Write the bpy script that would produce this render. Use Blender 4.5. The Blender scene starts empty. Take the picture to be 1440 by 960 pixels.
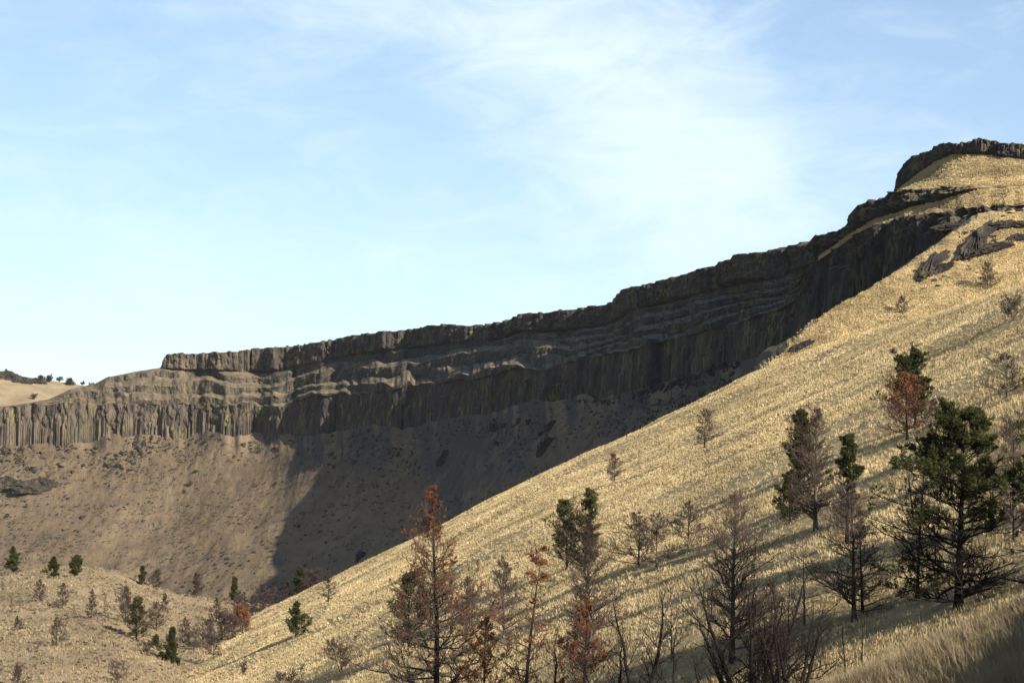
import bpy, math, random
import numpy as np
R = math.radians
F, HZ = 2888.0, 700.0          # focal length and horizon height in photo pixels (1440 x 960)
scn = bpy.context.scene
col = scn.collection
rng = np.random.default_rng(7)

# ------------------------------------------------------------------ noise
def _hash(ix, iy, seed):
    n = (ix.astype(np.int64) * 374761393 + iy.astype(np.int64) * 668265263 + seed * 1442695041) & 0x7fffffff
    n = ((n ^ (n >> 13)) * 1274126177) & 0x7fffffff
    return ((n ^ (n >> 16)) & 0xffff) / 65535.0
def vnoise(x, y, seed=0):
    x, y = np.broadcast_arrays(np.asarray(x, float), np.asarray(y, float))
    ix, iy = np.floor(x), np.floor(y)
    fx, fy = x - ix, y - iy
    fx = fx * fx * (3 - 2 * fx); fy = fy * fy * (3 - 2 * fy)
    a = _hash(ix, iy, seed); b = _hash(ix + 1, iy, seed)
    c = _hash(ix, iy + 1, seed); d = _hash(ix + 1, iy + 1, seed)
    return (a * (1 - fx) + b * fx) * (1 - fy) + (c * (1 - fx) + d * fx) * fy
def fbm(x, y, seed=0, oct=4):
    s = 0; a = 1; t = 0
    for o in range(oct):
        s = s + a * (vnoise(x * 2**o, y * 2**o, seed + 17 * o) * 2 - 1); t += a; a *= .5
    return s / t
def L(px, pts):
    p = np.array(pts, float)
    return np.interp(px, p[:, 0], p[:, 1])
def sstep(a, b, x):
    t = np.clip((x - a) / (b - a), 0, 1)
    return t * t * (3 - 2 * t)

# ------------------------------------------------------------------ mesh helpers
def mesh_obj(name, V, faces, mats, parent=None, smooth=False, midx=None):
    """faces: list of int arrays (n,3) / (n,4)"""
    me = bpy.data.meshes.new(name)
    V = np.ascontiguousarray(V, dtype=np.float32)
    faces = [np.asarray(f, dtype=np.int32) for f in faces if len(f)]
    nl = sum(f.size for f in faces); npoly = sum(len(f) for f in faces)
    me.vertices.add(len(V)); me.vertices.foreach_set('co', V.ravel())
    me.loops.add(nl); me.polygons.add(npoly)
    me.loops.foreach_set('vertex_index', np.concatenate([f.ravel() for f in faces]))
    tot = np.concatenate([np.full(len(f), f.shape[1], np.int32) for f in faces])
    st = np.concatenate([[0], np.cumsum(tot)[:-1]]).astype(np.int32)
    me.polygons.foreach_set('loop_start', st)
    me.polygons.foreach_set('use_smooth', np.full(npoly, smooth, bool))
    for m in (mats if isinstance(mats, (list, tuple)) else [mats]):
        me.materials.append(m)
    if midx is not None:
        me.polygons.foreach_set('material_index', np.asarray(midx, np.int32))
    me.update(calc_edges=True); me.validate()
    o = bpy.data.objects.new(name, me); col.objects.link(o)
    if parent is not None: o.parent = parent
    return o
def grid_faces(nr, nc):
    i = np.arange(nr * nc).reshape(nr, nc)
    return np.stack([i[:-1, :-1], i[:-1, 1:], i[1:, 1:], i[1:, :-1]], -1).reshape(-1, 4)
def W(px, py, Y):
    return np.stack(np.broadcast_arrays((px - 720) / F * Y, Y, (HZ - py) / F * Y), -1)
def structure(o):
    o['kind'] = 'structure'; return o

# ------------------------------------------------------------------ materials
class NT:
    def __init__(s, name):
        s.m = bpy.data.materials.new(name); s.m.use_nodes = True
        s.t = s.m.node_tree; s.t.nodes.clear()
        s.out = s.n('ShaderNodeOutputMaterial')
    def n(s, typ, **kw):
        x = s.t.nodes.new(typ)
        for k, v in kw.items():
            if k.startswith('i_'): x.inputs[k[2:].replace('_', ' ')].default_value = v
            else: setattr(x, k, v)
        return x
    def l(s, a, b): s.t.links.new(a, b)
    def pos(s): return s.n('ShaderNodeNewGeometry').outputs['Position']
    def noise(s, scale, detail=4, rough=.55, vec=None, stretch=None):
        v = vec if vec is not None else s.pos()
        if stretch:
            mp = s.n('ShaderNodeMapping'); mp.inputs['Scale'].default_value = stretch
            s.l(v, mp.inputs['Vector']); v = mp.outputs['Vector']
        x = s.n('ShaderNodeTexNoise'); x.inputs['Scale'].default_value = scale
        x.inputs['Detail'].default_value = detail; x.inputs['Roughness'].default_value = rough
        s.l(v, x.inputs['Vector']); return x.outputs['Fac']
    def ramp(s, fac, stops):
        r = s.n('ShaderNodeValToRGB'); e = r.color_ramp.elements
        while len(e) < len(stops): e.new(.5)
        for q, (p, c) in zip(e, stops):
            q.position = p; q.color = (c, c, c, 1) if not isinstance(c, tuple) else (*c, 1)
        s.l(fac, r.inputs['Fac']); return r.outputs['Color']
    def mix(s, fac, a, b, mode='MIX'):
        x = s.n('ShaderNodeMix', data_type='RGBA', blend_type=mode)
        for k, v in ((0, fac), (6, a), (7, b)):
            if hasattr(v, 'is_output'): s.l(v, x.inputs[k])
            elif isinstance(v, tuple): x.inputs[k].default_value = (*v, 1)
            else: x.inputs[k].default_value = v
        return x.outputs[2]
    def math(s, op, a, b=0.0):
        x = s.n('ShaderNodeMath', operation=op)
        for k, v in ((0, a), (1, b)):
            if hasattr(v, 'is_output'): s.l(v, x.inputs[k])
            else: x.inputs[k].default_value = v
        return x.outputs[0]
    def steep(s, lo, hi, wob=.25, wscale=.15):
        """1 on flat ground, 0 on steep rock"""
        g = s.n('ShaderNodeNewGeometry'); sp = s.n('ShaderNodeSeparateXYZ')
        s.l(g.outputs['Normal'], sp.inputs[0])
        w = s.math('MULTIPLY', s.math('SUBTRACT', s.noise(wscale, 4), .5), wob)
        v = s.math('ADD', sp.outputs['Z'], w)
        mr = s.n('ShaderNodeMapRange'); mr.inputs[1].default_value = lo; mr.inputs[2].default_value = hi
        s.l(v, mr.inputs[0]); return mr.outputs[0]
    def finish(s, color, rough=.95, bump=None, strength=.5, dist=1.0, transl=0.0):
        b = s.n('ShaderNodeBsdfPrincipled'); b.inputs['Roughness'].default_value = rough
        b.inputs['Specular IOR Level'].default_value = .12
        if hasattr(color, 'is_output'): s.l(color, b.inputs['Base Color'])
        else: b.inputs['Base Color'].default_value = (*color, 1)
        if bump is not None:
            bp = s.n('ShaderNodeBump'); bp.inputs['Strength'].default_value = strength
            bp.inputs['Distance'].default_value = dist
            s.l(bump, bp.inputs['Height']); s.l(bp.outputs['Normal'], b.inputs['Normal'])
        sh = b.outputs[0]
        if transl:
            t = s.n('ShaderNodeBsdfTranslucent')
            if hasattr(color, 'is_output'): s.l(color, t.inputs[0])
            else: t.inputs[0].default_value = (*color, 1)
            mx = s.n('ShaderNodeMixShader'); mx.inputs[0].default_value = transl
            s.l(sh, mx.inputs[1]); s.l(t.outputs[0], mx.inputs[2]); sh = mx.outputs[0]
        s.l(sh, s.out.inputs['Surface']); return s.m

def rock_color(s, pale=1.0):
    base = s.ramp(s.noise(.35, 6, .65, stretch=(1, 1, .22)), [(.3, (.013, .012, .012)), (.52, (.034, .030, .027)), (.74, (.10, .082, .066))])
    grain = s.noise(1.1, 5, .7)
    base = s.mix(s.ramp(grain, [(.35, .0), (.7, .6)]), base, (.020, .019, .020))
    lich = s.ramp(s.noise(.11, 5, .6, stretch=(1, 1, .35)), [(.48, 0.), (.62, 1.)])
    lich2 = s.ramp(s.noise(.95, 4, .6, stretch=(1, 1, .07)), [(.47, 0.), (.57, 1.)])
    lf = s.math('MULTIPLY', s.math('MULTIPLY', lich, lich2), .62 * pale)
    base = s.mix(lf, base, (.20, .185, .045))
    sx = s.n('ShaderNodeSeparateXYZ'); s.l(s.pos(), sx.inputs[0])
    g = s.n('ShaderNodeMapRange'); g.inputs[1].default_value = -120; g.inputs[2].default_value = -260
    s.l(sx.outputs['X'], g.inputs[0])
    tan = s.math('MULTIPLY', s.math('ADD', s.math('MULTIPLY', g.outputs[0], .42 if pale > .6 else 0.0), .10), s.ramp(s.noise(.25, 4, .6, stretch=(1, 1, .2)), [(.38, .1), (.6, 1.)]))  # tan rock patches, stronger leftward where sunlight is painted into the colour
    return s.mix(tan, base, (.22, .165, .115))
def grass_color(s, sc=1.0, warm=1.0):
    a = s.ramp(s.noise(.035 * sc, 5, .6), [(.3, (.32, .225, .105)), (.5, (.45, .33, .155)), (.72, (.56, .43, .215))])
    tuft = s.ramp(s.noise(.9 * sc, 4, .7), [(.32, .68), (.6, 1.0)])
    return s.mix(1.0, a, tuft, 'MULTIPLY')

def mat_cliff():
    s = NT('basalt cliff'); c = rock_color(s)
    f = s.steep(.70, .88)
    c = s.mix(f, c, s.mix(s.noise(.3, 3), (.12, .092, .058), (.22, .168, .10)))
    return s.finish(c, .95, s.noise(.5, 6, .7, stretch=(1, 1, .4)), .9, 1.2)
def mat_terrace():
    s = NT('ledged slope'); c = rock_color(s)
    g = s.ramp(s.noise(.12, 5, .65), [(.3, (.10, .076, .050)), (.5, (.18, .136, .083)), (.7, (.28, .212, .125))])
    f = s.steep(.76, .95, .22, .1)
    return s.finish(s.mix(f, c, g), .95, s.noise(.35, 6, .7), .9, 1.5)
def mat_talus():
    s = NT('talus grass')
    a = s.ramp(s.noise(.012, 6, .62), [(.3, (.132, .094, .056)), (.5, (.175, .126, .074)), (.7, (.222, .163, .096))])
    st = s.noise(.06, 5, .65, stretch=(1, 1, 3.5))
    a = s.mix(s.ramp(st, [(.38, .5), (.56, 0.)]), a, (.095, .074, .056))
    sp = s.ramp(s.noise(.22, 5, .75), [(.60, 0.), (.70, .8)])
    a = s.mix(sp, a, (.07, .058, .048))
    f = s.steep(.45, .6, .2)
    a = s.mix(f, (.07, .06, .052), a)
    return s.finish(a, .95, s.noise(.3, 6, .75), .8, 1.6)
def mat_grass(name, sc=1.0):
    s = NT(name); c = grass_color(s, sc)
    bare = s.ramp(s.noise(.11 * sc, 5, .65), [(.55, 0.), (.72, .75)])
    c = s.mix(bare, c, (.22, .165, .10))
    c = s.mix(s.ramp(s.noise(.3 * sc, 5, .7), [(.50, 0.), (.66, .7)]), c, (.28, .205, .115))
    f = s.steep(.4, .55, .2)
    c = s.mix(f, (.09, .075, .06), c)
    return s.finish(c, .95, s.noise(1.2 * sc, 5, .7), .8, .35)
def mat_knoll():
    s = NT('knoll turf')
    a = s.ramp(s.noise(.05, 5, .65), [(.3, (.22, .162, .092)), (.55, (.33, .25, .145)), (.75, (.44, .345, .205))])
    a = s.mix(s.ramp(s.noise(.8, 5, .75), [(.52, 0.), (.68, .75)]), a, (.12, .092, .068))
    return s.finish(a, .95, s.noise(.8, 5, .75), .9, .6)
def mat_blade(name, stops):
    s = NT(name)
    c = s.ramp(s.noise(.55, 4, .7), stops)
    big = s.ramp(s.noise(.045, 4, .6), [(.35, .78), (.65, 1.12)])
    st = s.ramp(s.noise(.16, 5, .62, stretch=(.55, .22, 1.6)), [(.36, .70), (.62, 1.1)])
    return s.finish(s.mix(1.0, s.mix(1.0, c, big, 'MULTIPLY'), st, 'MULTIPLY'), .8, transl=.25)
def mat_plain(name, a, b, scale=3.0, stretch=None, transl=0, rough=.9):
    s = NT(name)
    c = s.ramp(s.noise(scale, 4, .65, stretch=stretch), [(.35, a), (.68, b)])
    oi = s.n('ShaderNodeObjectInfo')
    v = s.n('ShaderNodeMapRange'); v.inputs[3].default_value = .8; v.inputs[4].default_value = 1.2
    s.l(oi.outputs['Random'], v.inputs[0])
    hs = s.n('ShaderNodeHueSaturation'); s.l(v.outputs[0], hs.inputs['Value']); s.l(c, hs.inputs['Color'])
    return s.finish(hs.outputs['Color'], rough, transl=transl)

M = dict(
    cliff=mat_cliff(), terrace=mat_terrace(), talus=mat_talus(),
    grass=mat_grass('dry grass ground'), grassfar=mat_grass('dry grass far', .55), knoll=mat_knoll(),
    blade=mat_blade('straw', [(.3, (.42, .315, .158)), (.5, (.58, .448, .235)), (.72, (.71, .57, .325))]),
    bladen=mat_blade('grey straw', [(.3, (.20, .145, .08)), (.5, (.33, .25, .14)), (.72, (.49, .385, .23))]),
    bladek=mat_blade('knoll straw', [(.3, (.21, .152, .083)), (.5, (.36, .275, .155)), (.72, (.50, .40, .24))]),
    bark=mat_plain('charred bark', (.009, .007, .006), (.026, .019, .016), 4, (1, 1, .25)),
    deadbark=mat_plain('dead bark', (.022, .017, .015), (.11, .088, .076), 3, (1, 1, .3)),
    twig=mat_plain('bare twigs', (.045, .031, .027), (.105, .076, .064), 1.2),
    twigred=mat_plain('red brown twigs', (.052, .035, .029), (.118, .082, .068), 1.2),
    green=mat_plain('green needles', (.032, .037, .013), (.100, .102, .034), 1.4, None, .25, .7),
    olive=mat_plain('olive needles', (.055, .055, .022), (.135, .13, .055), 1.4, None, .25, .7),
    rust=mat_plain('rust needles', (.15, .056, .026), (.30, .13, .062), 1.6, None, .25, .8),
    sage=mat_plain('sagebrush', (.045, .038, .032), (.10, .085, .065), 1.0),
    rock=None)
def mat_rock():
    s = NT('broken basalt'); c = rock_color(s, .5)
    return s.finish(c, .95, s.noise(1.0, 6, .7), 1.0, .8)
M['rock'] = mat_rock()

# ------------------------------------------------------------------ far canyon wall: lines traced as (column, height) with true distances
YW = [(-320, 1570), (0, 1500), (140, 1480), (290, 1440), (440, 1370), (560, 1250), (700, 1090), (830, 950), (1000, 770), (1070, 690), (1140, 622), (1200, 588), (1300, 553), (1375, 528), (1440, 522), (1640, 535)]
B1 = [(-320, 640), (0, 626), (60, 622), (130, 621), (150, 608), (178, 614), (195, 609), (260, 616), (285, 603), (330, 612), (370, 606), (430, 612), (450, 610), (500, 600), (530, 596), (565, 602), (600, 593), (640, 585), (660, 581), (680, 583), (720, 570), (750, 561), (780, 563), (825, 552), (840, 561), (870, 553), (925, 540), (960, 527), (1000, 516), (1065, 500), (1080, 490), (1140, 456), (1200, 415), (1250, 387), (1300, 351), (1340, 324), (1375, 298), (1440, 291), (1640, 276)]
T1 = [(-320, 590), (0, 574), (40, 569), (80, 567), (140, 567), (220, 569), (285, 567), (320, 570), (355, 566), (400, 573), (440, 558), (520, 552), (600, 540), (680, 532), (720, 521), (770, 519), (820, 507), (850, 500), (900, 488), (950, 477), (1000, 464), (1050, 450), (1100, 432), (1128, 418), (1144, 372), (1170, 352), (1195, 335), (1230, 318), (1260, 308), (1290, 303), (1320, 299), (1350, 295), (1378, 292), (1440, 286), (1640, 272)]
B2 = [(-320, 587), (0, 572), (40, 567), (70, 561), (100, 547), (133, 540), (150, 531), (190, 523), (225, 518), (270, 522), (330, 522), (380, 524), (410, 518), (440, 512), (480, 503), (520, 497), (560, 492), (600, 488), (632, 483), (660, 481), (690, 480), (715, 474), (735, 466), (760, 467), (800, 465), (835, 460), (860, 455), (878, 446), (890, 437), (920, 431), (960, 421), (1000, 411), (1040, 400), (1080, 394), (1130, 384), (1150, 364), (1200, 328), (1230, 310), (1290, 290), (1330, 280), (1365, 269), (1385, 265), (1440, 262), (1640, 255)]
T2 = [(-320, 586.5), (0, 571.5), (40, 566.5), (70, 560.5), (100, 546.5), (133, 539.5), (150, 530.5), (190, 522.5), (225, 517), (230, 511), (236, 499), (245, 497), (280, 497), (330, 494), (380, 489), (420, 486), (440, 482), (470, 478), (500, 472), (520, 470), (560, 465), (600, 460), (630, 456), (660, 458), (700, 455), (730, 448), (745, 442), (780, 440), (820, 434), (850, 429), (868, 424), (877, 412), (890, 404), (920, 400), (940, 395), (965, 388), (985, 380), (1030, 370), (1060, 358), (1100, 349), (1140, 339), (1165, 331), (1190, 322), (1200, 310), (1215, 294), (1235, 282), (1255, 275), (1265, 270), (1290, 267), (1330, 264), (1365, 263), (1385, 263.5), (1440, 260.5), (1640, 253.5)]
B3 = [(1250, 282), (1262, 276), (1266, 268), (1280, 256), (1300, 240), (1320, 226), (1340, 217), (1380, 217), (1410, 221), (1440, 225), (1640, 236)]
T3 = [(1250, 281), (1263, 275), (1266, 262), (1271, 240), (1278, 228), (1300, 215), (1330, 203), (1345, 202), (1385, 196), (1400, 198), (1440, 205), (1640, 214)]
TALB = [(-320, 795, 1400), (0, 800, 1350), (200, 815, 1310), (400, 845, 1190), (520, 850, 1060), (600, 850, 970), (700, 850, 830), (830, 760, 730), (1000, 650, 640), (1070, 600, 575), (1140, 570, 500), (1200, 540, 450), (1300, 500, 430), (1440, 470, 400), (1640, 430, 340)]
talb_py = [(a, b) for a, b, c in TALB]; talb_Y = [(a, c) for a, b, c in TALB]
TD = [(-320, 4), (0, 6), (60, 12), (130, 40), (290, 55), (440, 75), (700, 95), (900, 85), (1050, 60), (1120, 40), (1150, 16), (1300, 14), (1400, 12), (1640, 12)]
px = np.arange(-320, 1640, .8)
nc = len(px)
jit = lambda s, k, a: (vnoise(px / s, 0 * px, k) - .5) * 2 * a
yw = L(px, YW) + fbm(px / 45, px * 0, 3, 3) * np.interp(px, [290, 440, 1000, 1100], [14, 26, 22, 5]) * sstep(-50, 60, px)
X0 = (px - 720) / F * yw
tx, ty = np.gradient(X0), np.gradient(yw)
k = np.ones(41) / 41
tx, ty = np.convolve(tx, k, 'same'), np.convolve(ty, k, 'same')
tl = np.hypot(tx, ty)
NX, NY = ty / tl, -tx / tl      # horizontal wall normal, towards the viewer
b1 = L(px, B1) + jit(7, 5, 1.6); t1 = np.minimum(L(px, T1) + jit(6, 6, 1.6) + jit(23, 4, 2.2), b1 - .2)
b2 = np.minimum(L(px, B2) + jit(9, 9, .8), t1 - .3); t2 = np.minimum(L(px, T2), b2 - .2)
cliffw = sstep(0.5, 8, b1 - t1)

def columns(seed, wmin, wmax):
    r = np.random.default_rng(seed); e = [px[0]]
    while e[-1] < px[-1] + 10: e.append(e[-1] + r.uniform(wmin, wmax))
    e = np.array(e); i = np.searchsorted(e, px, 'right') - 1
    u = (px - e[i]) / (e[i + 1] - e[i])
    a = r.random(len(e))[i]; top = r.random(len(e))[i]
    yaw = (r.random(len(e))[i] - .5) * (u - .5)
    return u, a, top, np.minimum(1, 2.6 * (1 - np.abs(2 * u - 1))) + 1.1 * yaw
def wall_sheet(name, pyb, Yb, pyt, Yt, rows, disp, mat):
    v = np.linspace(0, 1, rows)[:, None]
    py = pyb + (pyt - pyb) * v; Y = Yb + (Yt - Yb) * v
    P = W(px[None, :], py, Y)
    d = disp(v)
    P[..., 0] += NX * d; P[..., 1] += NY * d
    return P
u1, a1, top1, r1 = columns(11, 2.0, 4.6)
u2, a2, top2, r2 = columns(12, 5, 16)
sw = np.interp(px, [0, 400, 700, 1100], [.8, .9, 1.3, .8])
def disp_lower(v):
    bigm = fbm(px / 22, px * 0 + 3, 21, 3) * 3.5
    colo = (a1 * 3.0 + r1 * 1.7) * sw
    ent = fbm(px[None, :] / 5, v * 7 + px[None, :] * 0, 31, 4) * 3.2 + a2 * 1.5
    topl = .66 + .25 * (a2 - .5) + .2 * (top1 - .5) + .12 * fbm(px / 30, px * 0, 8)
    w = sstep(0, .05, v - topl[None, :])
    d = colo[None, :] * (1 - w) + w * (ent + 1.2)
    lean = (1 - v) * 2.0
    jn = (vnoise(px[None, :] * 0 + np.cumsum(np.r_[0, np.diff(a1) != 0])[None, :] * 1.0, np.floor(v * 11 + a1[None, :] * 3), 33) - .5) * .45
    gz = np.interp(px, [300, 460, 1000, 1110, 1165], [1, .7, .42, .6, 1.15])
    off = np.interp(px, [300, 460, 1000], [1.0, 3.0, 2.4])
    return ((d + jn + bigm[None, :] + lean) * gz - off) * cliffw
P1 = wall_sheet('c', b1 + 30, yw, t1, yw + 5, 34, disp_lower, None)
T1e = P1[-1]
structure(mesh_obj('columnar_cliff', P1.reshape(-1, 3), [grid_faces(34, nc)], M['cliff']))

# talus under the cliff, running into the upper hillside on the right
nt = 150
tp, tY = L(px, talb_py), L(px, talb_Y)
def smooth(a, n):
    k_ = np.hanning(n); k_ /= k_.sum()
    return np.convolve(np.pad(a, n, mode='edge'), k_, 'same')[n:-n]
b1s, yws = smooth(b1, 120), smooth(yw, 160)
v = np.linspace(-.55, 1, nt)[:, None]
prof = v + .10 * np.sin(np.clip(v, 0, 1) * math.pi)
wf = sstep(.80, 1.0, v)
b1v, ywv = b1s * (1 - wf) + (b1 + 1) * wf, yws * (1 - wf) + yw * wf
tal_py = tp + (b1v - tp) * v
tal_Y = tp * 0 + tY + (ywv - 2 - tY) * prof
s2 = 450 + (500 - tal_py) * .37 - (px - 1300)[None, :] * .05
s2 = np.minimum(s2, (yw + 2)[None, :])
gul = sstep(.965, 1.0, v)
s2 = s2 * (1 - gul) + np.maximum(s2, (yw - 2)[None, :]) * gul
cont = (L(px, [(900, 3000), (1040, 640), (1060, 524), (1152, 452), (1160, 300), (1640, 100)]) + jit(5, 47, 2.0))[None, :]
mixr = sstep(-3, 4, tal_py - cont) * sstep(1046, 1060, px)[None, :]
tal_Y = tal_Y * (1 - mixr) + s2 * mixr
PT = W(px[None, :], tal_py, tal_Y)
amp = .25 + .75 * sstep(1.0, .93, v)
PT[..., 2] += amp * (fbm(PT[..., 0] / 28, PT[..., 1] / 28, 41, 5) * 2.4 + fbm(PT[..., 0] / 5, PT[..., 1] / 7, 42, 3) * .8 - .9 * np.abs(fbm(PT[..., 0] / 16 + 3, PT[..., 1] / 60, 43, 3)))
structure(mesh_obj('talus_slope', PT.reshape(-1, 3), [grid_faces(nt, nc)], [M['talus'], M['grassfar']], smooth=True,
    midx=np.broadcast_to((px[:-1] > 1062) * 1, (nt - 1, nc - 1)).ravel()))
def talus_Y(x, y):
    i = int(np.clip(round((x - px[0]) / .8), 0, nc - 1))
    pyc = HZ - PT[:, i, 2] / PT[:, i, 1] * F
    j = int(np.argmin(np.abs(pyc - y)))
    return PT[j, i].copy()

# ledged terrace between the cliffs
nr = 70
v = np.linspace(0, 1, nr)[:, None]
td = L(px, TD)
y_b2 = yw + 5 + td
nstep = np.interp(px, [600, 860], [2.7, 3.6])[None, :]
ph = v * nstep + .9 * fbm(px[None, :] / 95, v * 1.2 + 0 * px[None, :], 51, 3) + .10 * fbm(px / 14, px * 0, 52, 3)[None, :]
fl = np.floor(ph); fr = ph - fl
riser = np.clip(.66 + .4 * fbm(px / 60, px * 0, 57, 3), .45, .85)[None, :] + 0 * v
Yq = (fl + np.where(fr < riser, fr / riser * .08, .08 + (fr - riser) / (1 - riser) * .92))
Yq0 = Yq[0:1]; Yq1 = Yq[-1:]
Yf = (Yq - Yq0) / (Yq1 - Yq0)
strength = (sstep(0, 30, td) * np.interp(px, [250, 450, 760, 860, 1130, 1160], [.9, .75, .8, .96, .96, .0]))[None, :]
Yf = v + (Yf - v) * strength
tpy = t1 + (b2 - t1) * v
tY_ = yw + 5 + td * Yf
PL = W(px[None, :], tpy, tY_)
rough = np.sin(v * math.pi) ** .5
dd = rough * (fbm(px[None, :] / 14, ph * .6, 55, 4) * 2.6 + np.where(fr < riser, a2[None, :] * 1.6, 0)) * strength
blk = vnoise(np.floor(px / 3.2)[None, :] + 0 * v, np.floor(ph * 5), 58) - .5
dd = dd + rough * strength * (blk * .9 * (fr < riser) + fbm(px[None, :] / 3.5, ph * 4, 59, 3) * .7)
dd = dd * np.interp(px, [1120, 1150], [1, .12])[None, :]
PL[..., 0] += NX * dd; PL[..., 1] += NY * dd
PL[0] = P1[-1]
structure(mesh_obj('rock_terrace', PL.reshape(-1, 3), [grid_faces(nr, nc)], [M['terrace'], M['grassfar']],
    midx=np.broadcast_to((px[:-1] > 1150) * 1, (nr - 1, nc - 1)).ravel()))

# rim cliff
rimw = sstep(.5, 8, b2 - t2)
u3, a3, top3, r3 = columns(13, 2.5, 7)
def disp_rim(v):
    bigm = fbm(px / 26, px * 0 + 9, 61, 3) * 4
    ent = fbm(px[None, :] / 6, v * 5 + px[None, :] * 0, 62, 4) * 2.2
    d = (a3 * 2.4 + r3 * 1.0 + 2 * a2)[None, :] * sw + ent + bigm[None, :]
    return d * rimw * sstep(-.02, .12, v)
P2 = wall_sheet('r', b2, y_b2, t2 + (top3 - .5) * 2.2 * rimw, y_b2 + 4, 24, disp_rim, None)
P2[0] = PL[-1]
structure(mesh_obj('rim_cliff', P2.reshape(-1, 3), [grid_faces(24, nc)], M['cliff']))

# grassy ground above the rim, then the butte cap at the right end
e = P2[-1]
rows = [e]
hasb = (px >= 1263)
t2s = smooth(t2, 60); b3 = L(px, B3); t3 = L(px, T3) + jit(6, 71, 1.6) + (top3 - .5) * 2
yt2 = y_b2 + 4
lift = np.where(hasb, np.maximum(t2 - b3, 0), 0)
yb3 = yt2 + 6 + lift * 600 / F * 2.6 + smooth(np.interp(px, [1262, 1345, 1400], [60, 4, 0]), 110)
nu = 26
es_py = smooth(HZ - e[:, 2] / e[:, 1] * F, 40); es_Y = smooth(e[:, 1], 60)
b3s = smooth(b3, 30)
for i in range(1, nu):
    w = i / (nu - 1)
    back = e + np.array([0, 1, 0]) * (18 * w) + np.array([0, 0, -1.0]) * (.9 * w)
    f0 = min(1, w * 6); f1 = min(1, (1 - w) * 6)
    epy = es_py + 2.5; eY = es_Y
    bY = yb3 * (1 - f1) + smooth(yb3, 30) * f1
    up = W(px, epy * (1 - w) + b3 * w, eY * (1 - w) + bY * w)
    up[:, 2] += np.sin(w * math.pi) * (.5 + fbm(up[:, 0] / 9, up[:, 1] / 9, 72, 4) * .9)
    rows.append(np.where(hasb[:, None], up, back))
base3 = rows[-1]
PU = np.stack(rows)
structure(mesh_obj('upper_slope', PU.reshape(-1, 3), [grid_faces(nu, nc)], M['grassfar'], smooth=True))
cap = []
for i in range(16):
    w = i / 15
    q = W(px, b3 * (1 - w) + t3 * w, yb3 + 3.5 * w)
    d = (a3 * 1.3 + r3 * .7 + fbm(px / 6, px * 0 + w * 4, 73, 4) * 1.3 + a2) * min(1, w * 6)
    q[:, 0] += NX * d * .8; q[:, 1] += NY * d
    cap.append(np.where(hasb[:, None], q, base3 - np.array([0, 0, .02]) * i))
cap[0] = base3
structure(mesh_obj('butte_cap', np.stack(cap).reshape(-1, 3), [grid_faces(16, nc)], M['cliff']))
pl = [cap[-1]]
for d in (6, 25, 80, 200, 420):
    pl.append(cap[-1] + np.array([0.35 * d, d, -.015 * d - .3]))
structure(mesh_obj('plateau', np.stack(pl).reshape(-1, 3), [grid_faces(6, nc)], M['grassfar'], smooth=True))

# ------------------------------------------------------------------ distant sunlit hill at the far left
hp = np.arange(-420, 420, 2.0)
ht = L(hp, [(-420, 490), (-50, 512), (0, 524), (25, 528), (60, 533), (85, 537), (105, 540), (140, 546), (250, 566), (420, 600)])
rowsH = []
for i in range(40):
    w = i / 39
    q = W(hp, 640 * (1 - w) + ht * w, 1750 + 330 * w + 0 * hp)
    q[:, 2] += (fbm(q[:, 0] / 60, q[:, 1] / 60, 81, 5) * 5 + fbm(q[:, 0] / 14, q[:, 1] / 14, 82, 3) * 1.2) * (1 - w)
    rowsH.append(q)
for d in (30, 120, 500): rowsH.append(rowsH[39] + np.array([0, d, -.12 * d]))
PH = np.stack(rowsH)
structure(mesh_obj('distant_hill', PH.reshape(-1, 3), [grid_faces(len(rowsH), len(hp))], M['knoll'], smooth=True))
def hill_pt(x, y):
    i = int(round((x + 420) / 2)); pyc = HZ - PH[:40, i, 2] / PH[:40, i, 1] * F
    return PH[int(np.argmin(np.abs(pyc - y))), i].copy()

# ------------------------------------------------------------------ knoll at the lower left
KC = [(-420, 790), (-100, 803), (0, 808), (40, 803), (60, 799), (130, 800), (170, 808), (200, 820), (250, 838), (290, 842), (340, 848), (400, 850), (460, 853), (520, 862), (760, 900)]
def knoll_col(x):
    c = L(x, KC)
    ys = np.array([215, 255, 300, 345, 400, 455, 495, 515, 530, 560, 640, 800])
    off = np.array([420, 250, 154, 104, 56, 22, 7, 0, 1, 14, 60, 150])
    return ys, c, off
kx = np.arange(-420, 700, 2.0)
kys = np.concatenate([np.linspace(215, 560, 150), np.linspace(566, 800, 20)])
ys_, _, off_ = knoll_col(0.0)
KPY = L(kx, KC)[None, :] + np.interp(kys, ys_, off_)[:, None]
PK = W(kx[None, :], KPY, np.broadcast_to(kys[:, None], KPY.shape))
PK[..., 2] += fbm(PK[..., 0] / 22, PK[..., 1] / 22, 91, 4) * 1.1 + fbm(PK[..., 0] / 3.5, PK[..., 1] / 3.5, 92, 3) * .22
structure(mesh_obj('knoll', PK.reshape(-1, 3), [grid_faces(len(kys), len(kx))], M['knoll'], smooth=True))
def knoll_pt(x, y):
    i = int(round((x + 420) / 2)); pyc = HZ - PK[:150, i, 2] / PK[:150, i, 1] * F
    ok = np.arange(150) < 132
    j = int(np.argmin(np.abs(pyc - y) + (~ok) * 1e4))
    return PK[j, i].copy()

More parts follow.
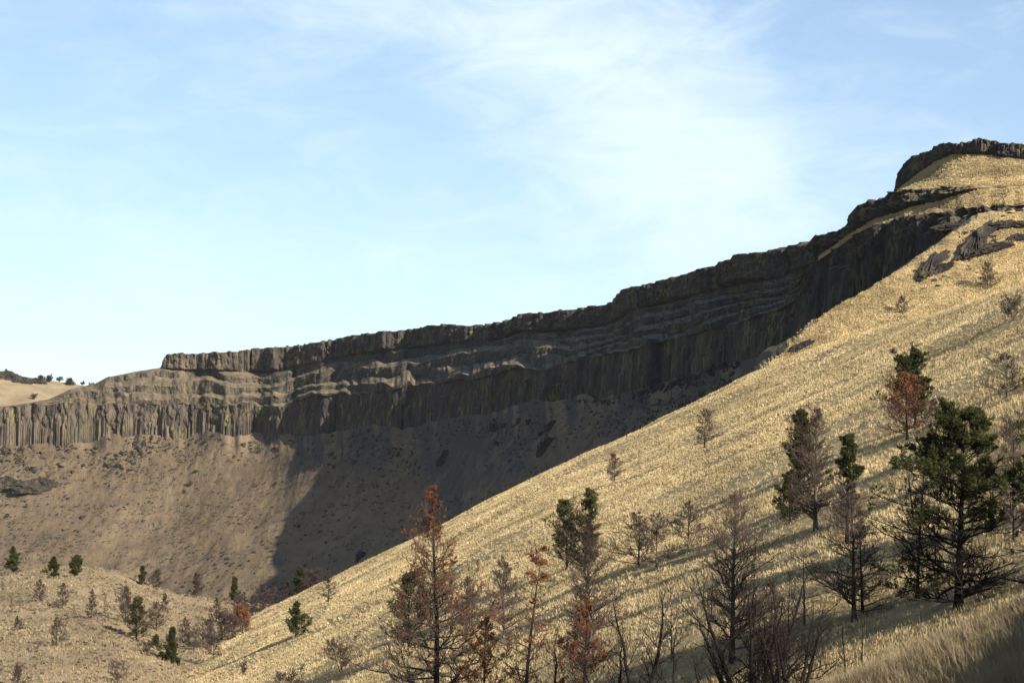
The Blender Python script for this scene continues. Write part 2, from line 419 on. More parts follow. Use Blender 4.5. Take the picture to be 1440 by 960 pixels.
# ------------------------------------------------------------------ near hillside (height field) with the grassy spur in the foreground
Y0C = [(-600, 440), (160, 450), (700, 455), (1000, 448), (1060, 436), (1135, 398), (1300, 342), (1440, 288), (1900, 200)]
def near_plane(X, Y):
    z = .489 * np.minimum(X, 150) + .2 * np.clip(X - 150, 0, 150) + .046 * Y - 19
    pxl = 720 + X / np.maximum(Y, 1) * F
    y0 = L(pxl, Y0C)
    d = np.maximum(0, Y - y0)
    z = z - np.where(d < 140, .0022 * d * d, .0022 * 140 * 140 + .616 * (d - 140))
    z = z + fbm(X / 34, Y / 50, 101, 3) * 1.5 * sstep(40, 120, Y) + fbm(X / 8, Y / 11, 102, 3) * .28
    return z
def near_spur(X, Y):
    ridge = 32 + 1.2 * np.sin(X * .5)
    zr = -2.0 + .49 * (X - 8)
    d = Y - ridge
    z = zr + np.where(d < 0, .02 * d - .004 * d * d * 0, -.03 * d * d / (1 + .05 * np.maximum(d, 0)) )
    xs = np.maximum(0, X - .25 * Y - 2.0)  # unseen bank beyond the right edge, added to shade the foreground grass
    z = z + np.where(xs < 9, .075 * xs ** 2, .075 * 81 + .9 * (xs - 9))
    z = np.where(xs > 0, np.minimum(z, 2.1 + .05 * xs), z)
    z = np.where(xs > 16, z - .5 * (xs - 16), z)
    z = np.where(Y < 16, np.maximum(z, -1.7 + .3 * X - .12 * Y), z)
    return z + fbm(X / 2.5, Y / 2.5, 103, 3) * .14
def near_z(X, Y):
    a, b = near_plane(X, Y), near_spur(X, Y)
    b = np.where(Y > 75, -1e3, b)
    h = np.clip(.5 + .5 * (b - a) / 2.0, 0, 1)
    return a * (1 - h) + b * h + 2.0 * h * (1 - h) * (np.abs(b - a) < 2.0)
nx_ = np.concatenate([np.arange(-700, 2300, 4.0), np.linspace(2310, 7000, 120)])
ny_ = np.concatenate([np.geomspace(3, 60, 90), np.geomspace(61, 480, 330), np.geomspace(484, 760, 60)])
GX = (nx_[None, :] - 720) / F * ny_[:, None]; GY = np.broadcast_to(ny_[:, None], GX.shape)
GX = GX + np.sign(GX) * 0
PN = np.stack([GX, GY, near_z(GX, GY)], -1)
structure(mesh_obj('near_hillside', PN.reshape(-1, 3), [grid_faces(len(ny_), len(nx_))], M['grass'], smooth=True))
def near_pt(x, y, ymin=50):
    Ys = np.linspace(ymin, 520, 3000); Xs = (x - 720) / F * Ys
    pyc = HZ - near_z(Xs, Ys) / Ys * F
    i = np.argmax(pyc <= y) if np.any(pyc <= y) else int(np.argmin(pyc))
    return np.array([Xs[i], Ys[i], near_z(Xs[i:i + 1], Ys[i:i + 1])[0]])
# valley floor sheet under everything, out to the horizon
g = np.array([(-3600, -400, -75), (3600, -400, -75), (3600, 5000, -75), (-3600, 5000, -75)], float)
structure(mesh_obj('valley_ground', g, [np.array([[0, 1, 2, 3]])], M['grassfar']))

# ------------------------------------------------------------------ grass tufts (nobody could count them)
def tufts(name, P, H, Wd, nb, mat, seed, spread=.35):
    r = np.random.default_rng(seed); n = len(P)
    P = np.repeat(P, nb, 0); H = np.repeat(H, nb); Wd = np.repeat(Wd, nb); m = len(P)
    a = r.uniform(0, 2 * math.pi, m); rad = H * spread * np.sqrt(r.random(m))
    base = P + np.stack([np.cos(a) * rad, np.sin(a) * rad, -.06 * H], -1)
    b = a + r.normal(0, .7, m); lean = r.uniform(.1, .65, m) * H
    hh = H * r.uniform(.55, 1.1, m)
    tip = base + np.stack([np.cos(b) * lean, np.sin(b) * lean, hh], -1)
    mid = base + np.stack([np.cos(b) * lean * .3, np.sin(b) * lean * .3, hh * .6], -1)
    c = r.uniform(0, 2 * math.pi, m)
    s = np.stack([np.cos(c), np.sin(c), 0 * c], -1) * Wd[:, None] * .5
    V = np.stack([base - s, base + s, mid + s * .8, tip, mid - s * .8], 1).reshape(-1, 3)
    i = np.arange(m)[:, None] * 5
    o = mesh_obj(name, V, [np.concatenate([i, i + 1, i + 2, i + 4], 1), np.concatenate([i + 4, i + 2, i + 3], 1)], mat)
    o['kind'] = 'stuff'; return o
def label(o, lab, cat, group=None):
    o['label'] = lab; o['category'] = cat
    if group: o['group'] = group
    return o
r = np.random.default_rng(5)
# hillside: sample columns and depth so that density per square metre falls slowly with distance
n = 560000
Yt = 62 + (470 - 62) * r.random(n) ** .75
pxt = r.uniform(-40, 1500, n); Xt = (pxt - 720) / F * Yt
pat = fbm(Xt / 9 + Yt / 40, Yt / 9, 201, 4) * 1.5 + .55 + .5 * fbm((Xt + .8 * Yt) / 4, (Yt - .8 * Xt) / 26, 203, 3)
keep = r.random(n) < np.clip(pat + .05, .12, 1.2) * .8
Xt, Yt = Xt[keep], Yt[keep]
Pt = np.stack([Xt, Yt, near_z(Xt, Yt)], -1)
Ht = r.uniform(.14, .36, len(Pt)) * (.75 + .5 * vnoise(Xt / 9, Yt / 12, 205))
label(tufts('hillside_grass', Pt, Ht, (.010 + Yt * .00022) * r.uniform(.7, 1.3, len(Pt)), 6, M['blade'], 6, .8), 'golden dry bunchgrass covering the sunlit near hillside', 'grass')
# foreground spur
n = 16000
Yt = r.uniform(20, 46, n); pxt = r.uniform(900, 1700, n); Xt = (pxt - 720) / F * Yt
Pt = np.stack([Xt, Yt, near_z(Xt, Yt)], -1)
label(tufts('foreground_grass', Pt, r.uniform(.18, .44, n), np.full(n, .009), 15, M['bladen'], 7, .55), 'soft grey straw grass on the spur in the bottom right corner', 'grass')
# upper hillside and knoll
n = 110000
ii = r.integers(int((1062 + 320) / .8), nc, n); jj = r.integers(20, nt - 3, n)
q = PT[jj, ii]; q = q[(q[:, 1] > 330) & (q[:, 1] < 530) & (r.random(n) < .2 + 1.1 * vnoise(q[:, 0] / 6, q[:, 2] / 2.5, 207))]
label(tufts('upper_hillside_grass', q, r.uniform(.2, .5, len(q)), np.full(len(q), .17), 5, M['blade'], 8, .8), 'tan dry grass on the upper hillside below the butte', 'grass')
n = 60000
i0 = int((1155 + 320) / .8); i1 = int((1560 + 320) / .8)
ii = r.integers(i0, i1, n); q = np.where((r.random(n) < .6)[:, None], PU[r.integers(2, nu - 1, n), ii], PL[r.integers(4, nr - 4, n), ii])
q = q + np.stack([r.normal(0, .4, n), r.normal(0, .4, n), 0 * np.zeros(n)], -1)
q = q[(r.random(n) < .15 + 1.1 * vnoise(q[:, 0] / 5, q[:, 2] / 2.0, 217)) & ((px[ii] > 1265) | (q[:, 2] < PL[-1, ii, 2]))]
label(tufts('summit_grass', q, r.uniform(.15, .45, len(q)), np.full(len(q), .16), 5, M['blade'], 14, .8), 'golden dry grass on the shelves and mound under the summit cap rock', 'grass')
n = 30000
ii = r.integers(0, len(kx) - 80, n); jj = r.integers(10, 138, n)
q = PK[jj, ii] + np.stack([r.uniform(-.5, .5, n), r.uniform(-1, 1, n), 0 * np.zeros(n)], -1)
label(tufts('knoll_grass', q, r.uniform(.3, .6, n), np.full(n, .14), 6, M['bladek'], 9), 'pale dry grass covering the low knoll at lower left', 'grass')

n = 16000
ii = r.integers(0, int((1040 + 320) / .8), n); jj = r.integers(40, nt - 4, n)
q = PT[jj, ii]; q = q[r.random(n) < np.clip(.15 + 1.3 * fbm(q[:, 0] / 30, q[:, 2] / 9, 211, 4) + .25, .03, 1)]
label(tufts('slope_scrub', q, r.uniform(.5, 1.3, len(q)) ** 1.5, np.full(len(q), .45), 7, M['sage'], 10, .9), 'sparse low dark scrub speckling the big slope below the cliff', 'scrub')
n = 2600
ii = r.integers(0, len(kx) - 80, n); jj = r.integers(10, 138, n)
q = PK[jj, ii]
label(tufts('knoll_scrub', q, r.uniform(.25, .6, n), np.full(n, .16), 9, M['sage'], 12, .9), 'low brown scrub dotted over the pale knoll', 'scrub')
def rubble(name, P, S, seed, mat):
    r_ = np.random.default_rng(seed); n_ = len(P)
    c = np.array([[-1, -1, -1], [1, -1, -1], [1, 1, -1], [-1, 1, -1], [-1, -1, 1], [1, -1, 1], [1, 1, 1], [-1, 1, 1]], float) * .5
    V = c[None] * r_.uniform(.5, 1.2, (n_, 1, 3)) + r_.normal(0, .13, (n_, 8, 3))
    a = r_.uniform(0, 6.28, n_); b_ = r_.normal(0, .45, n_)
    x = V[..., 0] * np.cos(a)[:, None] - V[..., 1] * np.sin(a)[:, None]; y = V[..., 0] * np.sin(a)[:, None] + V[..., 1] * np.cos(a)[:, None]
    z = V[..., 2] * np.cos(b_)[:, None] + x * np.sin(b_)[:, None]
    V = np.stack([x, y, z], -1) * S[:, None, None] + P[:, None]
    q6 = np.array([[0, 3, 2, 1], [4, 5, 6, 7], [0, 1, 5, 4], [1, 2, 6, 5], [2, 3, 7, 6], [3, 0, 4, 7]])
    o = mesh_obj(name, V.reshape(-1, 3), [(q6[None] + np.arange(n_)[:, None, None] * 8).reshape(-1, 4)], mat)
    o['kind'] = 'stuff'; return o
n = 15000
ii = r.integers(0, int((1040 + 320) / .8), n); jj = (nt - 2 - np.abs(r.normal(0, 1, n)) * np.interp(px[ii], [0, 200, 400, 1000], [26, 14, 9, 7])).astype(int)
jj = np.where(r.random(n) < .2, r.integers(50, nt - 8, n), jj)
q = PT[np.clip(jj, 45, nt - 2), ii]; kq = r.random(n) < np.clip(.1 + 1.6 * fbm(q[:, 0] / 22, q[:, 2] / 12, 231, 4) + .1, .03, 1) * np.interp(px[ii], [120, 260], [1, .45])
q = q[kq] + np.stack([r.normal(0, .5, kq.sum()), r.normal(0, .5, kq.sum()), 0 * np.zeros(kq.sum())], -1)
label(rubble('talus_rubble', q, np.exp(r.normal(-.1, .5, len(q))), 15, M['rock']), 'broken rock rubble strewn over the top of the slope under the columns', 'rubble')
hz = bpy.data.materials.new('haze'); hz.use_nodes = True
ht_ = hz.node_tree; ht_.nodes.clear()
ho = ht_.nodes.new('ShaderNodeOutputMaterial'); hv = ht_.nodes.new('ShaderNodeVolumePrincipled')
hv.inputs['Color'].default_value = (.93, .95, 1, 1); hv.inputs['Density'].default_value = .00002; hv.inputs['Anisotropy'].default_value = .2
ht_.links.new(hv.outputs[0], ho.inputs['Volume'])
zt = max(P_[..., 2].max() for P_ in (PN, PT, PL, P2, PU, PH, np.stack(cap), np.stack(pl))) + 25
zb = min(P_[..., 2].min() for P_ in (PN, PT, PK, PH)); zb = min(zb, -75) - 1
bx = np.array([(x_, y_, z_) for z_ in (zb, zt) for y_ in (-450, 5050) for x_ in (-3650, 3650)], float)
hb = mesh_obj('haze', bx, [np.array([[0, 2, 3, 1], [4, 5, 7, 6], [0, 1, 5, 4], [2, 6, 7, 3], [0, 4, 6, 2], [1, 3, 7, 5]])], hz)
hb['kind'] = 'stuff'; label(hb, 'faint pale haze in the air softening the far cliff', 'haze')
# ------------------------------------------------------------------ trees
def tubes(P, Rr, sides):
    """P (n,m,3) polylines with radii (n,m) -> verts, quads"""
    n, m, _ = P.shape
    T = np.gradient(P, axis=1); T /= np.linalg.norm(T, axis=2, keepdims=True) + 1e-9
    up = np.where(np.abs(T[..., 2:3]) > .9, np.array([1., 0, 0]), np.array([0, 0, 1.]))
    A = np.cross(T, up); A /= np.linalg.norm(A, axis=2, keepdims=True) + 1e-9
    B = np.cross(T, A)
    an = np.arange(sides) / sides * 2 * math.pi
    V = P[:, :, None] + Rr[:, :, None, None] * (A[:, :, None] * np.cos(an)[None, None, :, None] + B[:, :, None] * np.sin(an)[None, None, :, None])
    i = np.arange(n * m * sides).reshape(n, m, sides)
    j = np.roll(i, -1, 2)
    Q = np.stack([i[:, :-1], j[:, :-1], j[:, 1:], i[:, 1:]], -1).reshape(-1, 4)
    return V.reshape(-1, 3), Q
class Geo:
    def __init__(s): s.V = []; s.F = []; s.n = 0
    def add(s, V, Fq):
        s.V.append(V); s.F.append(np.asarray(Fq) + s.n); s.n += len(V)
    def build(s, name, mat, parent):
        f3 = [f for f in s.F if f.shape[1] == 3]; f4 = [f for f in s.F if f.shape[1] == 4]
        fs = ([np.concatenate(f3)] if f3 else []) + ([np.concatenate(f4)] if f4 else [])
        return mesh_obj(name, np.concatenate(s.V), fs, mat, parent, smooth=True)
def unit(v): return v / (np.linalg.norm(v, axis=-1, keepdims=True) + 1e-9)
def shoots(r, P, Rr, k, length, up, m, droop=0.0, t0=.15):
    """k side shoots on every polyline of P; returns new polylines, radii"""
    n, mm, _ = P.shape
    t = t0 + (1 - t0) * (np.arange(k)[None, :] + r.random((n, k))) / k
    f = t * (mm - 1); i = np.minimum(f.astype(int), mm - 2); f = f - i
    a = np.take_along_axis(P, i[..., None].repeat(3, 2), 1); b = np.take_along_axis(P, (i + 1)[..., None].repeat(3, 2), 1)
    start = a + (b - a) * f[..., None]; d = unit(b - a)
    ra = np.take_along_axis(Rr, i, 1)
    side = unit(np.cross(d, r.normal(0, 1, (n, k, 3)) + np.array([0, 0, 1.5])))
    side *= np.where(r.random((n, k, 1)) < .5, -1, 1)
    dirn = unit(d * .75 + side * r.uniform(.6, 1.1, (n, k, 1)) + np.array([0, 0, up]) + r.normal(0, .2, (n, k, 3)))
    Lh = (length if np.ndim(length) == 0 else np.asarray(length)[:, None]) * (1.05 - .75 * t) * r.uniform(.6, 1.25, (n, k))
    s = np.linspace(0, 1, m)
    Q = start[:, :, None] + dirn[:, :, None] * (Lh[..., None] * s)[..., None]
    Q = Q + r.normal(0, .05, Q.shape) * (Lh[..., None] * s)[..., None] + np.array([0, 0, 1.]) * ((up * .4 - droop) * Lh[..., None] * s ** 2)[..., None]
    q0 = np.minimum(ra * .65, .6 * ra + .002)
    QR = q0[..., None] * (1 - .75 * s)
    return Q.reshape(n * k, m, 3), QR.reshape(n * k, m)
def blades(g, r, P, D, ln, wd, spread):
    """one small needle spray per point"""
    n = len(P)
    d = unit(D + r.normal(0, spread, (n, 3)))
    s = unit(np.cross(d, r.normal(0, 1, (n, 3)))) * (wd * r.uniform(.6, 1.2, (n, 1)))
    l = d * (ln * r.uniform(.6, 1.3, (n, 1)))
    V = np.stack([P - s * .3, P + l * .55 - s, P + l, P + l * .55 + s], 1).reshape(-1, 3)
    g.add(V, np.arange(n * 4).reshape(n, 4))
def along(r, P, n, t0=0.0):
    k, m, _ = P.shape
    j = r.integers(0, k, n); f = (t0 + (1 - t0) * r.random(n)) * (m - 1); i = np.minimum(f.astype(int), m - 2); f = (f - i)[:, None]
    a, b = P[j, i], P[j, i + 1]
    return a + (b - a) * f, unit(b - a)

def tree(name, base, h, hw, kind, lab, cat, group, seed, dist, lean=(0, 0), limbs=0, extra=None):
    r = np.random.default_rng(seed)
    K = KINDS[kind]; hw = hw * K.get('wide', 1.28)
    far = np.interp(dist, [180, 320], [1, .62])
    pixm = dist / 2054.0 * far                           # metres per picture pixel at that distance
    root = bpy.data.objects.new(name, None); col.objects.link(root)
    root.location = base; root.empty_display_size = .3
    root['label'] = lab; root['category'] = cat
    if group: root['group'] = group
    lop, lopa = r.uniform(.05, K.get('lop', .36)), r.uniform(0, 6.28)
    lean = (lean[0] + r.normal(0, .018), lean[1] + r.normal(0, .03))
    # stems
    stems = K.get('stems', 1); SP, SR = [], []
    for s_ in range(stems):
        m = 14; t = np.linspace(0, 1, m)
        hh = h * (1 if s_ == 0 else r.uniform(.6, .95))
        a = 2 * math.pi * (s_ / stems) + r.uniform(-.5, .5)
        out = 0 if stems == 1 else K.get('fan', .45) * hw * r.uniform(.5, 1.3)
        wob = np.cumsum(r.normal(0, 1, (m, 2)), 0) * h * .004 * K.get('wob', 1)
        x = lean[0] * t * h + out * math.cos(a) * t ** .7 + wob[:, 0] * t; y = lean[1] * t * h + out * math.sin(a) * t ** .7 + wob[:, 1] * t
        SP.append(np.stack([x, y, -.25 + (hh + .25) * t], -1))
        r0 = K.get('r0', .017) * h * (1 if stems == 1 else .7) + .012
        SR.append(np.maximum(r0 * (1 - t) ** .85 * (1 + .5 * np.exp(-t * 14)), .004 + .12 * pixm))
    SP = np.array(SP); SR = np.array(SR)
    g = Geo(); g.add(*tubes(SP, SR, 8)); g.build('trunk', M[K['bark']], root)
    # primary branches
    nb = max(8, int(K['nb'] * min(1.6, max(.5, h / 8)))) // stems
    z0, z1 = K['z0'], K['z1']
    BP, BR, BT = [], [], []
    for s_ in range(stems):
        t = z0 + (z1 - z0) * (np.arange(nb) + r.random(nb)) / nb
        f = t * 13; i = np.minimum(f.astype(int), 12); f = (f - i)[:, None]
        start = SP[s_][i] * (1 - f) + SP[s_][i + 1] * f
        ph = np.arange(nb) * 2.4 + r.uniform(-.7, .7, nb) + seed
        prof = np.interp(t, *K['prof'])
        Lb = hw * prof * np.clip(r.normal(.9, .22, nb), .35, 1.3) * (1 if stems == 1 else .75)
        Lb = Lb * (1 + lop * np.cos(ph - lopa))
        el = np.interp(t, [0, 1], K['el']) + r.normal(0, .14, nb)
        s = np.linspace(0, 1, 7)
        hor = np.stack([np.cos(ph), np.sin(ph)], -1)
        P = np.zeros((nb, 7, 3))
        rr = Lb[:, None] * s
        bend = np.cumsum(r.normal(0, .06, (nb, 7, 3)), 1) * rr[..., None]
        P[..., :2] = start[:, None, :2] + hor[:, None] * (rr * np.cos(el)[:, None])[..., None]
        P[..., 2] = start[:, None, 2] + rr * np.sin(el)[:, None] + K['curve'] * Lb[:, None] * s ** 2
        P += bend
        rb = np.maximum((SR[s_][i] * .42)[:, None] * (1 - .8 * s) + 0, .10 * pixm * (1 - .4 * s))
        rb = np.minimum(rb, .012 * Lb[:, None] * K.get('thick', 1.6) + .10 * pixm)
        BP.append(P); BR.append(rb); BT.append(t)
    BP, BR, BT = np.concatenate(BP), np.concatenate(BR), np.concatenate(BT)
    BL = np.linalg.norm(BP[:, -1] - BP[:, 0], axis=1)
    k2 = K['k2'] + 3; k3 = K['k3'] + (3 if K['k3'] > 2 else 0)
    tw = K.get('tw', .5)
    T2, R2 = shoots(r, BP, BR, k2, BL * K['l2'] + .12, K['up2'], 4)
    R2 = np.maximum(R2, K.get('rmin', .125) * pixm) * tw / .5
    T3 = None
    if k3:
        L2 = np.linalg.norm(T2[:, -1] - T2[:, 0], axis=1)
        T3, R3 = shoots(r, T2, R2, k3, L2 * .6 + .06, K['up2'], 3)
        R3 = np.maximum(R3 * .8, K.get('rmin', .125) * .85 * pixm)
    mat = M[K['twig']]
    used = np.zeros(len(BP), bool)
    if limbs:
        for j in np.argsort(-BL)[:limbs]:
            used[j] = True; g = Geo(); g.add(*tubes(BP[j:j + 1], BR[j:j + 1], 6))
            g.add(*tubes(T2[j * k2:(j + 1) * k2], R2[j * k2:(j + 1) * k2], 3))
            if k3: g.add(*tubes(T3[j * k2 * k3:(j + 1) * k2 * k3], R3[j * k2 * k3:(j + 1) * k2 * k3], 3))
            g.build('limb', M[K.get('limbmat', K['twig'])], root)
    g = Geo(); q = ~used
    g.add(*tubes(BP[q], BR[q], 4))
    q2 = np.repeat(q, k2); g.add(*tubes(T2[q2], R2[q2], 3))
    if k3: g.add(*tubes(T3[np.repeat(q2, k3)], R3[np.repeat(q2, k3)], 3))
    crown = g.build('crown', mat, root)
    # needles
    if K.get('leaf'):
        n0, ln, wd, mname, zlo = K['leaf']
        src = T3 if T3 is not None else T2
        tt = np.repeat(BT, len(src) // len(BT))
        zc = np.interp(tt, *zlo)
        if K.get('clump'):          # leave some branches thin or bare
            zc = zc * np.repeat(np.where(r.random(len(BT)) < K['clump'], .05, 1), len(src) // len(BT))
        src = src[r.random(len(src)) < zc]
        if len(src):
            s_ = max(1.0, dist / 120.0) ** .7
            n = int(n0 * min(1.5, h / 8) / s_)
            p, d = along(r, src, n, .15)
            g = Geo(); blades(g, r, p, d + np.array([0, 0, .35]), ln * s_, wd * s_, .55)
            g.build('foliage', M[mname], crown)
    if extra: extra(root, r)
    return root

CONE = ([0, .12, .3, .6, .85, 1], [.75, .95, 1.0, .66, .34, .06])
COL = ([0, .2, .5, .8, 1], [.7, 1, .95, .6, .15])
OPEN = ([0, .15, .4, .7, .9, 1], [.9, 1, .95, .85, .55, .2])
FULL = ([0, 1], [1, 1])
KINDS = {
 'bare': dict(bark='deadbark', twig='twig', nb=52, z0=.1, z1=.98, prof=CONE, el=(.0, .75), curve=.16, k2=9, k3=4, l2=.48, up2=.22),
 'barered': dict(bark='deadbark', twig='twigred', nb=60, z0=.1, z1=.98, prof=COL, el=(.15, .9), curve=.16, k2=9, k3=4, l2=.5, up2=.3),
 'burnt': dict(bark='bark', twig='twig', nb=48, z0=.1, z1=.97, prof=CONE, el=(-.05, .7), curve=.24, k2=8, k3=3, l2=.45, up2=.25, limbmat='deadbark'),
 'bush': dict(bark='deadbark', twig='twig', stems=5, fan=.7, nb=60, z0=.12, z1=.97, prof=COL, el=(.5, .9), curve=.2, k2=6, k3=3, l2=.55, up2=.3, r0=.012),
 'multi': dict(bark='bark', twig='bark', wide=1.0, stems=7, fan=.95, nb=105, z0=.08, z1=.97, prof=OPEN, el=(.12, .8), curve=.42, k2=6, k3=2, l2=.45, up2=.35, r0=.031, wob=2.5, thick=2.2, rmin=.09),
 'fork': dict(bark='bark', twig='bark', stems=2, fan=.6, nb=34, z0=.2, z1=.97, prof=OPEN, el=(.2, .8), curve=.4, k2=6, k3=2, l2=.4, up2=.3, r0=.027, wob=3, thick=2.2, rmin=.09),
 'pole': dict(bark='deadbark', twig='twig', nb=34, z0=.15, z1=.97, prof=COL, el=(.1, .6), curve=.2, k2=4, k3=2, l2=.4, up2=.25, r0=.011),
 'whip': dict(bark='bark', twig='bark', nb=16, z0=.12, z1=.95, prof=COL, el=(.2, .8), curve=.45, k2=3, k3=0, l2=.35, up2=.3, r0=.014, rmin=.09),
 'rust': dict(bark='bark', twig='deadbark', wide=1.12, nb=50, z0=.06, z1=.985, prof=([0, .12, .3, .6, .8, 1], [.85, 1, 1, .60, .25, .04]), el=(-.15, .75), curve=.34, k2=7, k3=4, l2=.38, up2=.3, r0=.014, thick=3.0, clump=.3, lop=.16,
              leaf=(42000, .10, .011, 'rust', ([0, .15, .5, .8, 1], [.4, .55, .5, .5, .5])), rmin=.08),
 'rustfull': dict(bark='bark', twig='twigred', nb=56, z0=.1, z1=.98, prof=CONE, el=(.05, .75), curve=.2, k2=9, k3=4, l2=.48, up2=.2,
              leaf=(15000, .13, .02, 'rust', ([0, .3, .5, 1], [.15, .4, .9, .9]))),
 'sparse': dict(bark='bark', twig='deadbark', nb=26, z0=.15, z1=.98, prof=COL, el=(.1, .8), curve=.15, k2=5, k3=3, l2=.4, up2=.2, r0=.012, clump=.35, rmin=.08,
              leaf=(7000, .10, .02, 'rust', ([0, .3, 1], [.3, .6, .9]))),
 'pine': dict(bark='bark', twig='bark', nb=60, z0=.07, z1=.985, prof=([0, .1, .3, .5, .7, .88, 1], [.95, 1, .95, .95, .9, .55, .1]), el=(-.1, .42), curve=.14, k2=10, k3=5, l2=.42, up2=.25, r0=.022, thick=2.2, wide=1.48, clump=.28,
              leaf=(84000, .15, .017, 'green', ([0, .34, .46, .6, 1], [.0, .02, .3, 1, 1])), rmin=.09),
 'darkpine': dict(bark='bark', twig='bark', nb=60, z0=.07, z1=.985, prof=CONE, el=(-.1, .7), curve=.25, k2=10, k3=5, l2=.45, up2=.2, r0=.018, thick=2,
              leaf=(5000, .15, .03, 'green', ([0, .2, .3, 1], [.7, .3, .0, .0]))),
 'juniper': dict(bark='bark', twig='bark', nb=56, z0=.08, z1=.99, prof=([0, .15, .35, .7, 1], [.55, .9, 1, .6, .12]), el=(.1, .95), curve=.2, k2=9, k3=4, l2=.42, up2=.35, clump=.3,
              leaf=(38000, .15, .022, 'green', ([0, .15, .3, 1], [.15, .6, 1, 1]))),
 'topgreen': dict(bark='bark', twig='twig', nb=56, z0=.1, z1=.99, prof=([0, .15, .35, .7, 1], [.6, .9, 1, .66, .12]), el=(.1, .9), curve=.2, k2=9, k3=4, l2=.5, up2=.3, clump=.2,
              leaf=(44000, .15, .022, 'green', ([0, .5, .6, 1], [.0, .0, 1, 1]))),
 'halfgreen': dict(bark='bark', twig='bark', nb=56, z0=.1, z1=.99, prof=([0, .15, .35, .7, 1], [.6, .9, 1, .75, .2]), el=(.1, .9), curve=.2, k2=9, k3=4, l2=.5, up2=.3, clump=.55,
              leaf=(34000, .15, .022, 'green', ([0, .2, .35, 1], [.0, .4, .9, 1]))),
 'olive': dict(bark='bark', twig='bark', nb=56, z0=.1, z1=.99, prof=COL, el=(.15, .95), curve=.2, k2=9, k3=4, l2=.5, up2=.35, clump=.5,
              leaf=(17000, .15, .018, 'olive', ([0, .15, .35, 1], [.0, .4, .8, .9]))),
}
def nest(frac, size):
    def f(root, r):
        h = size * 8
        g = Geo(); n = 500
        p = unit(r.normal(0, 1, (n, 3))) * (r.random((n, 1)) ** .4) * size
        p[:, 2] = p[:, 2] * .8 + frac
        blades(g, r, p, r.normal(0, 1, (n, 3)), size * .5, size * .08, .3)
        g.build('twig_clump', M['bark'], root)
    return f
GN = 'bare trees on the sunlit hillside'; GK = 'bare trees on the pale knoll'; GG = 'bare trees in the gully behind the hillside'; GE = 'green conifers'; GR = 'rust coloured conifers'; GB = 'burnt trees along the bottom of the frame'
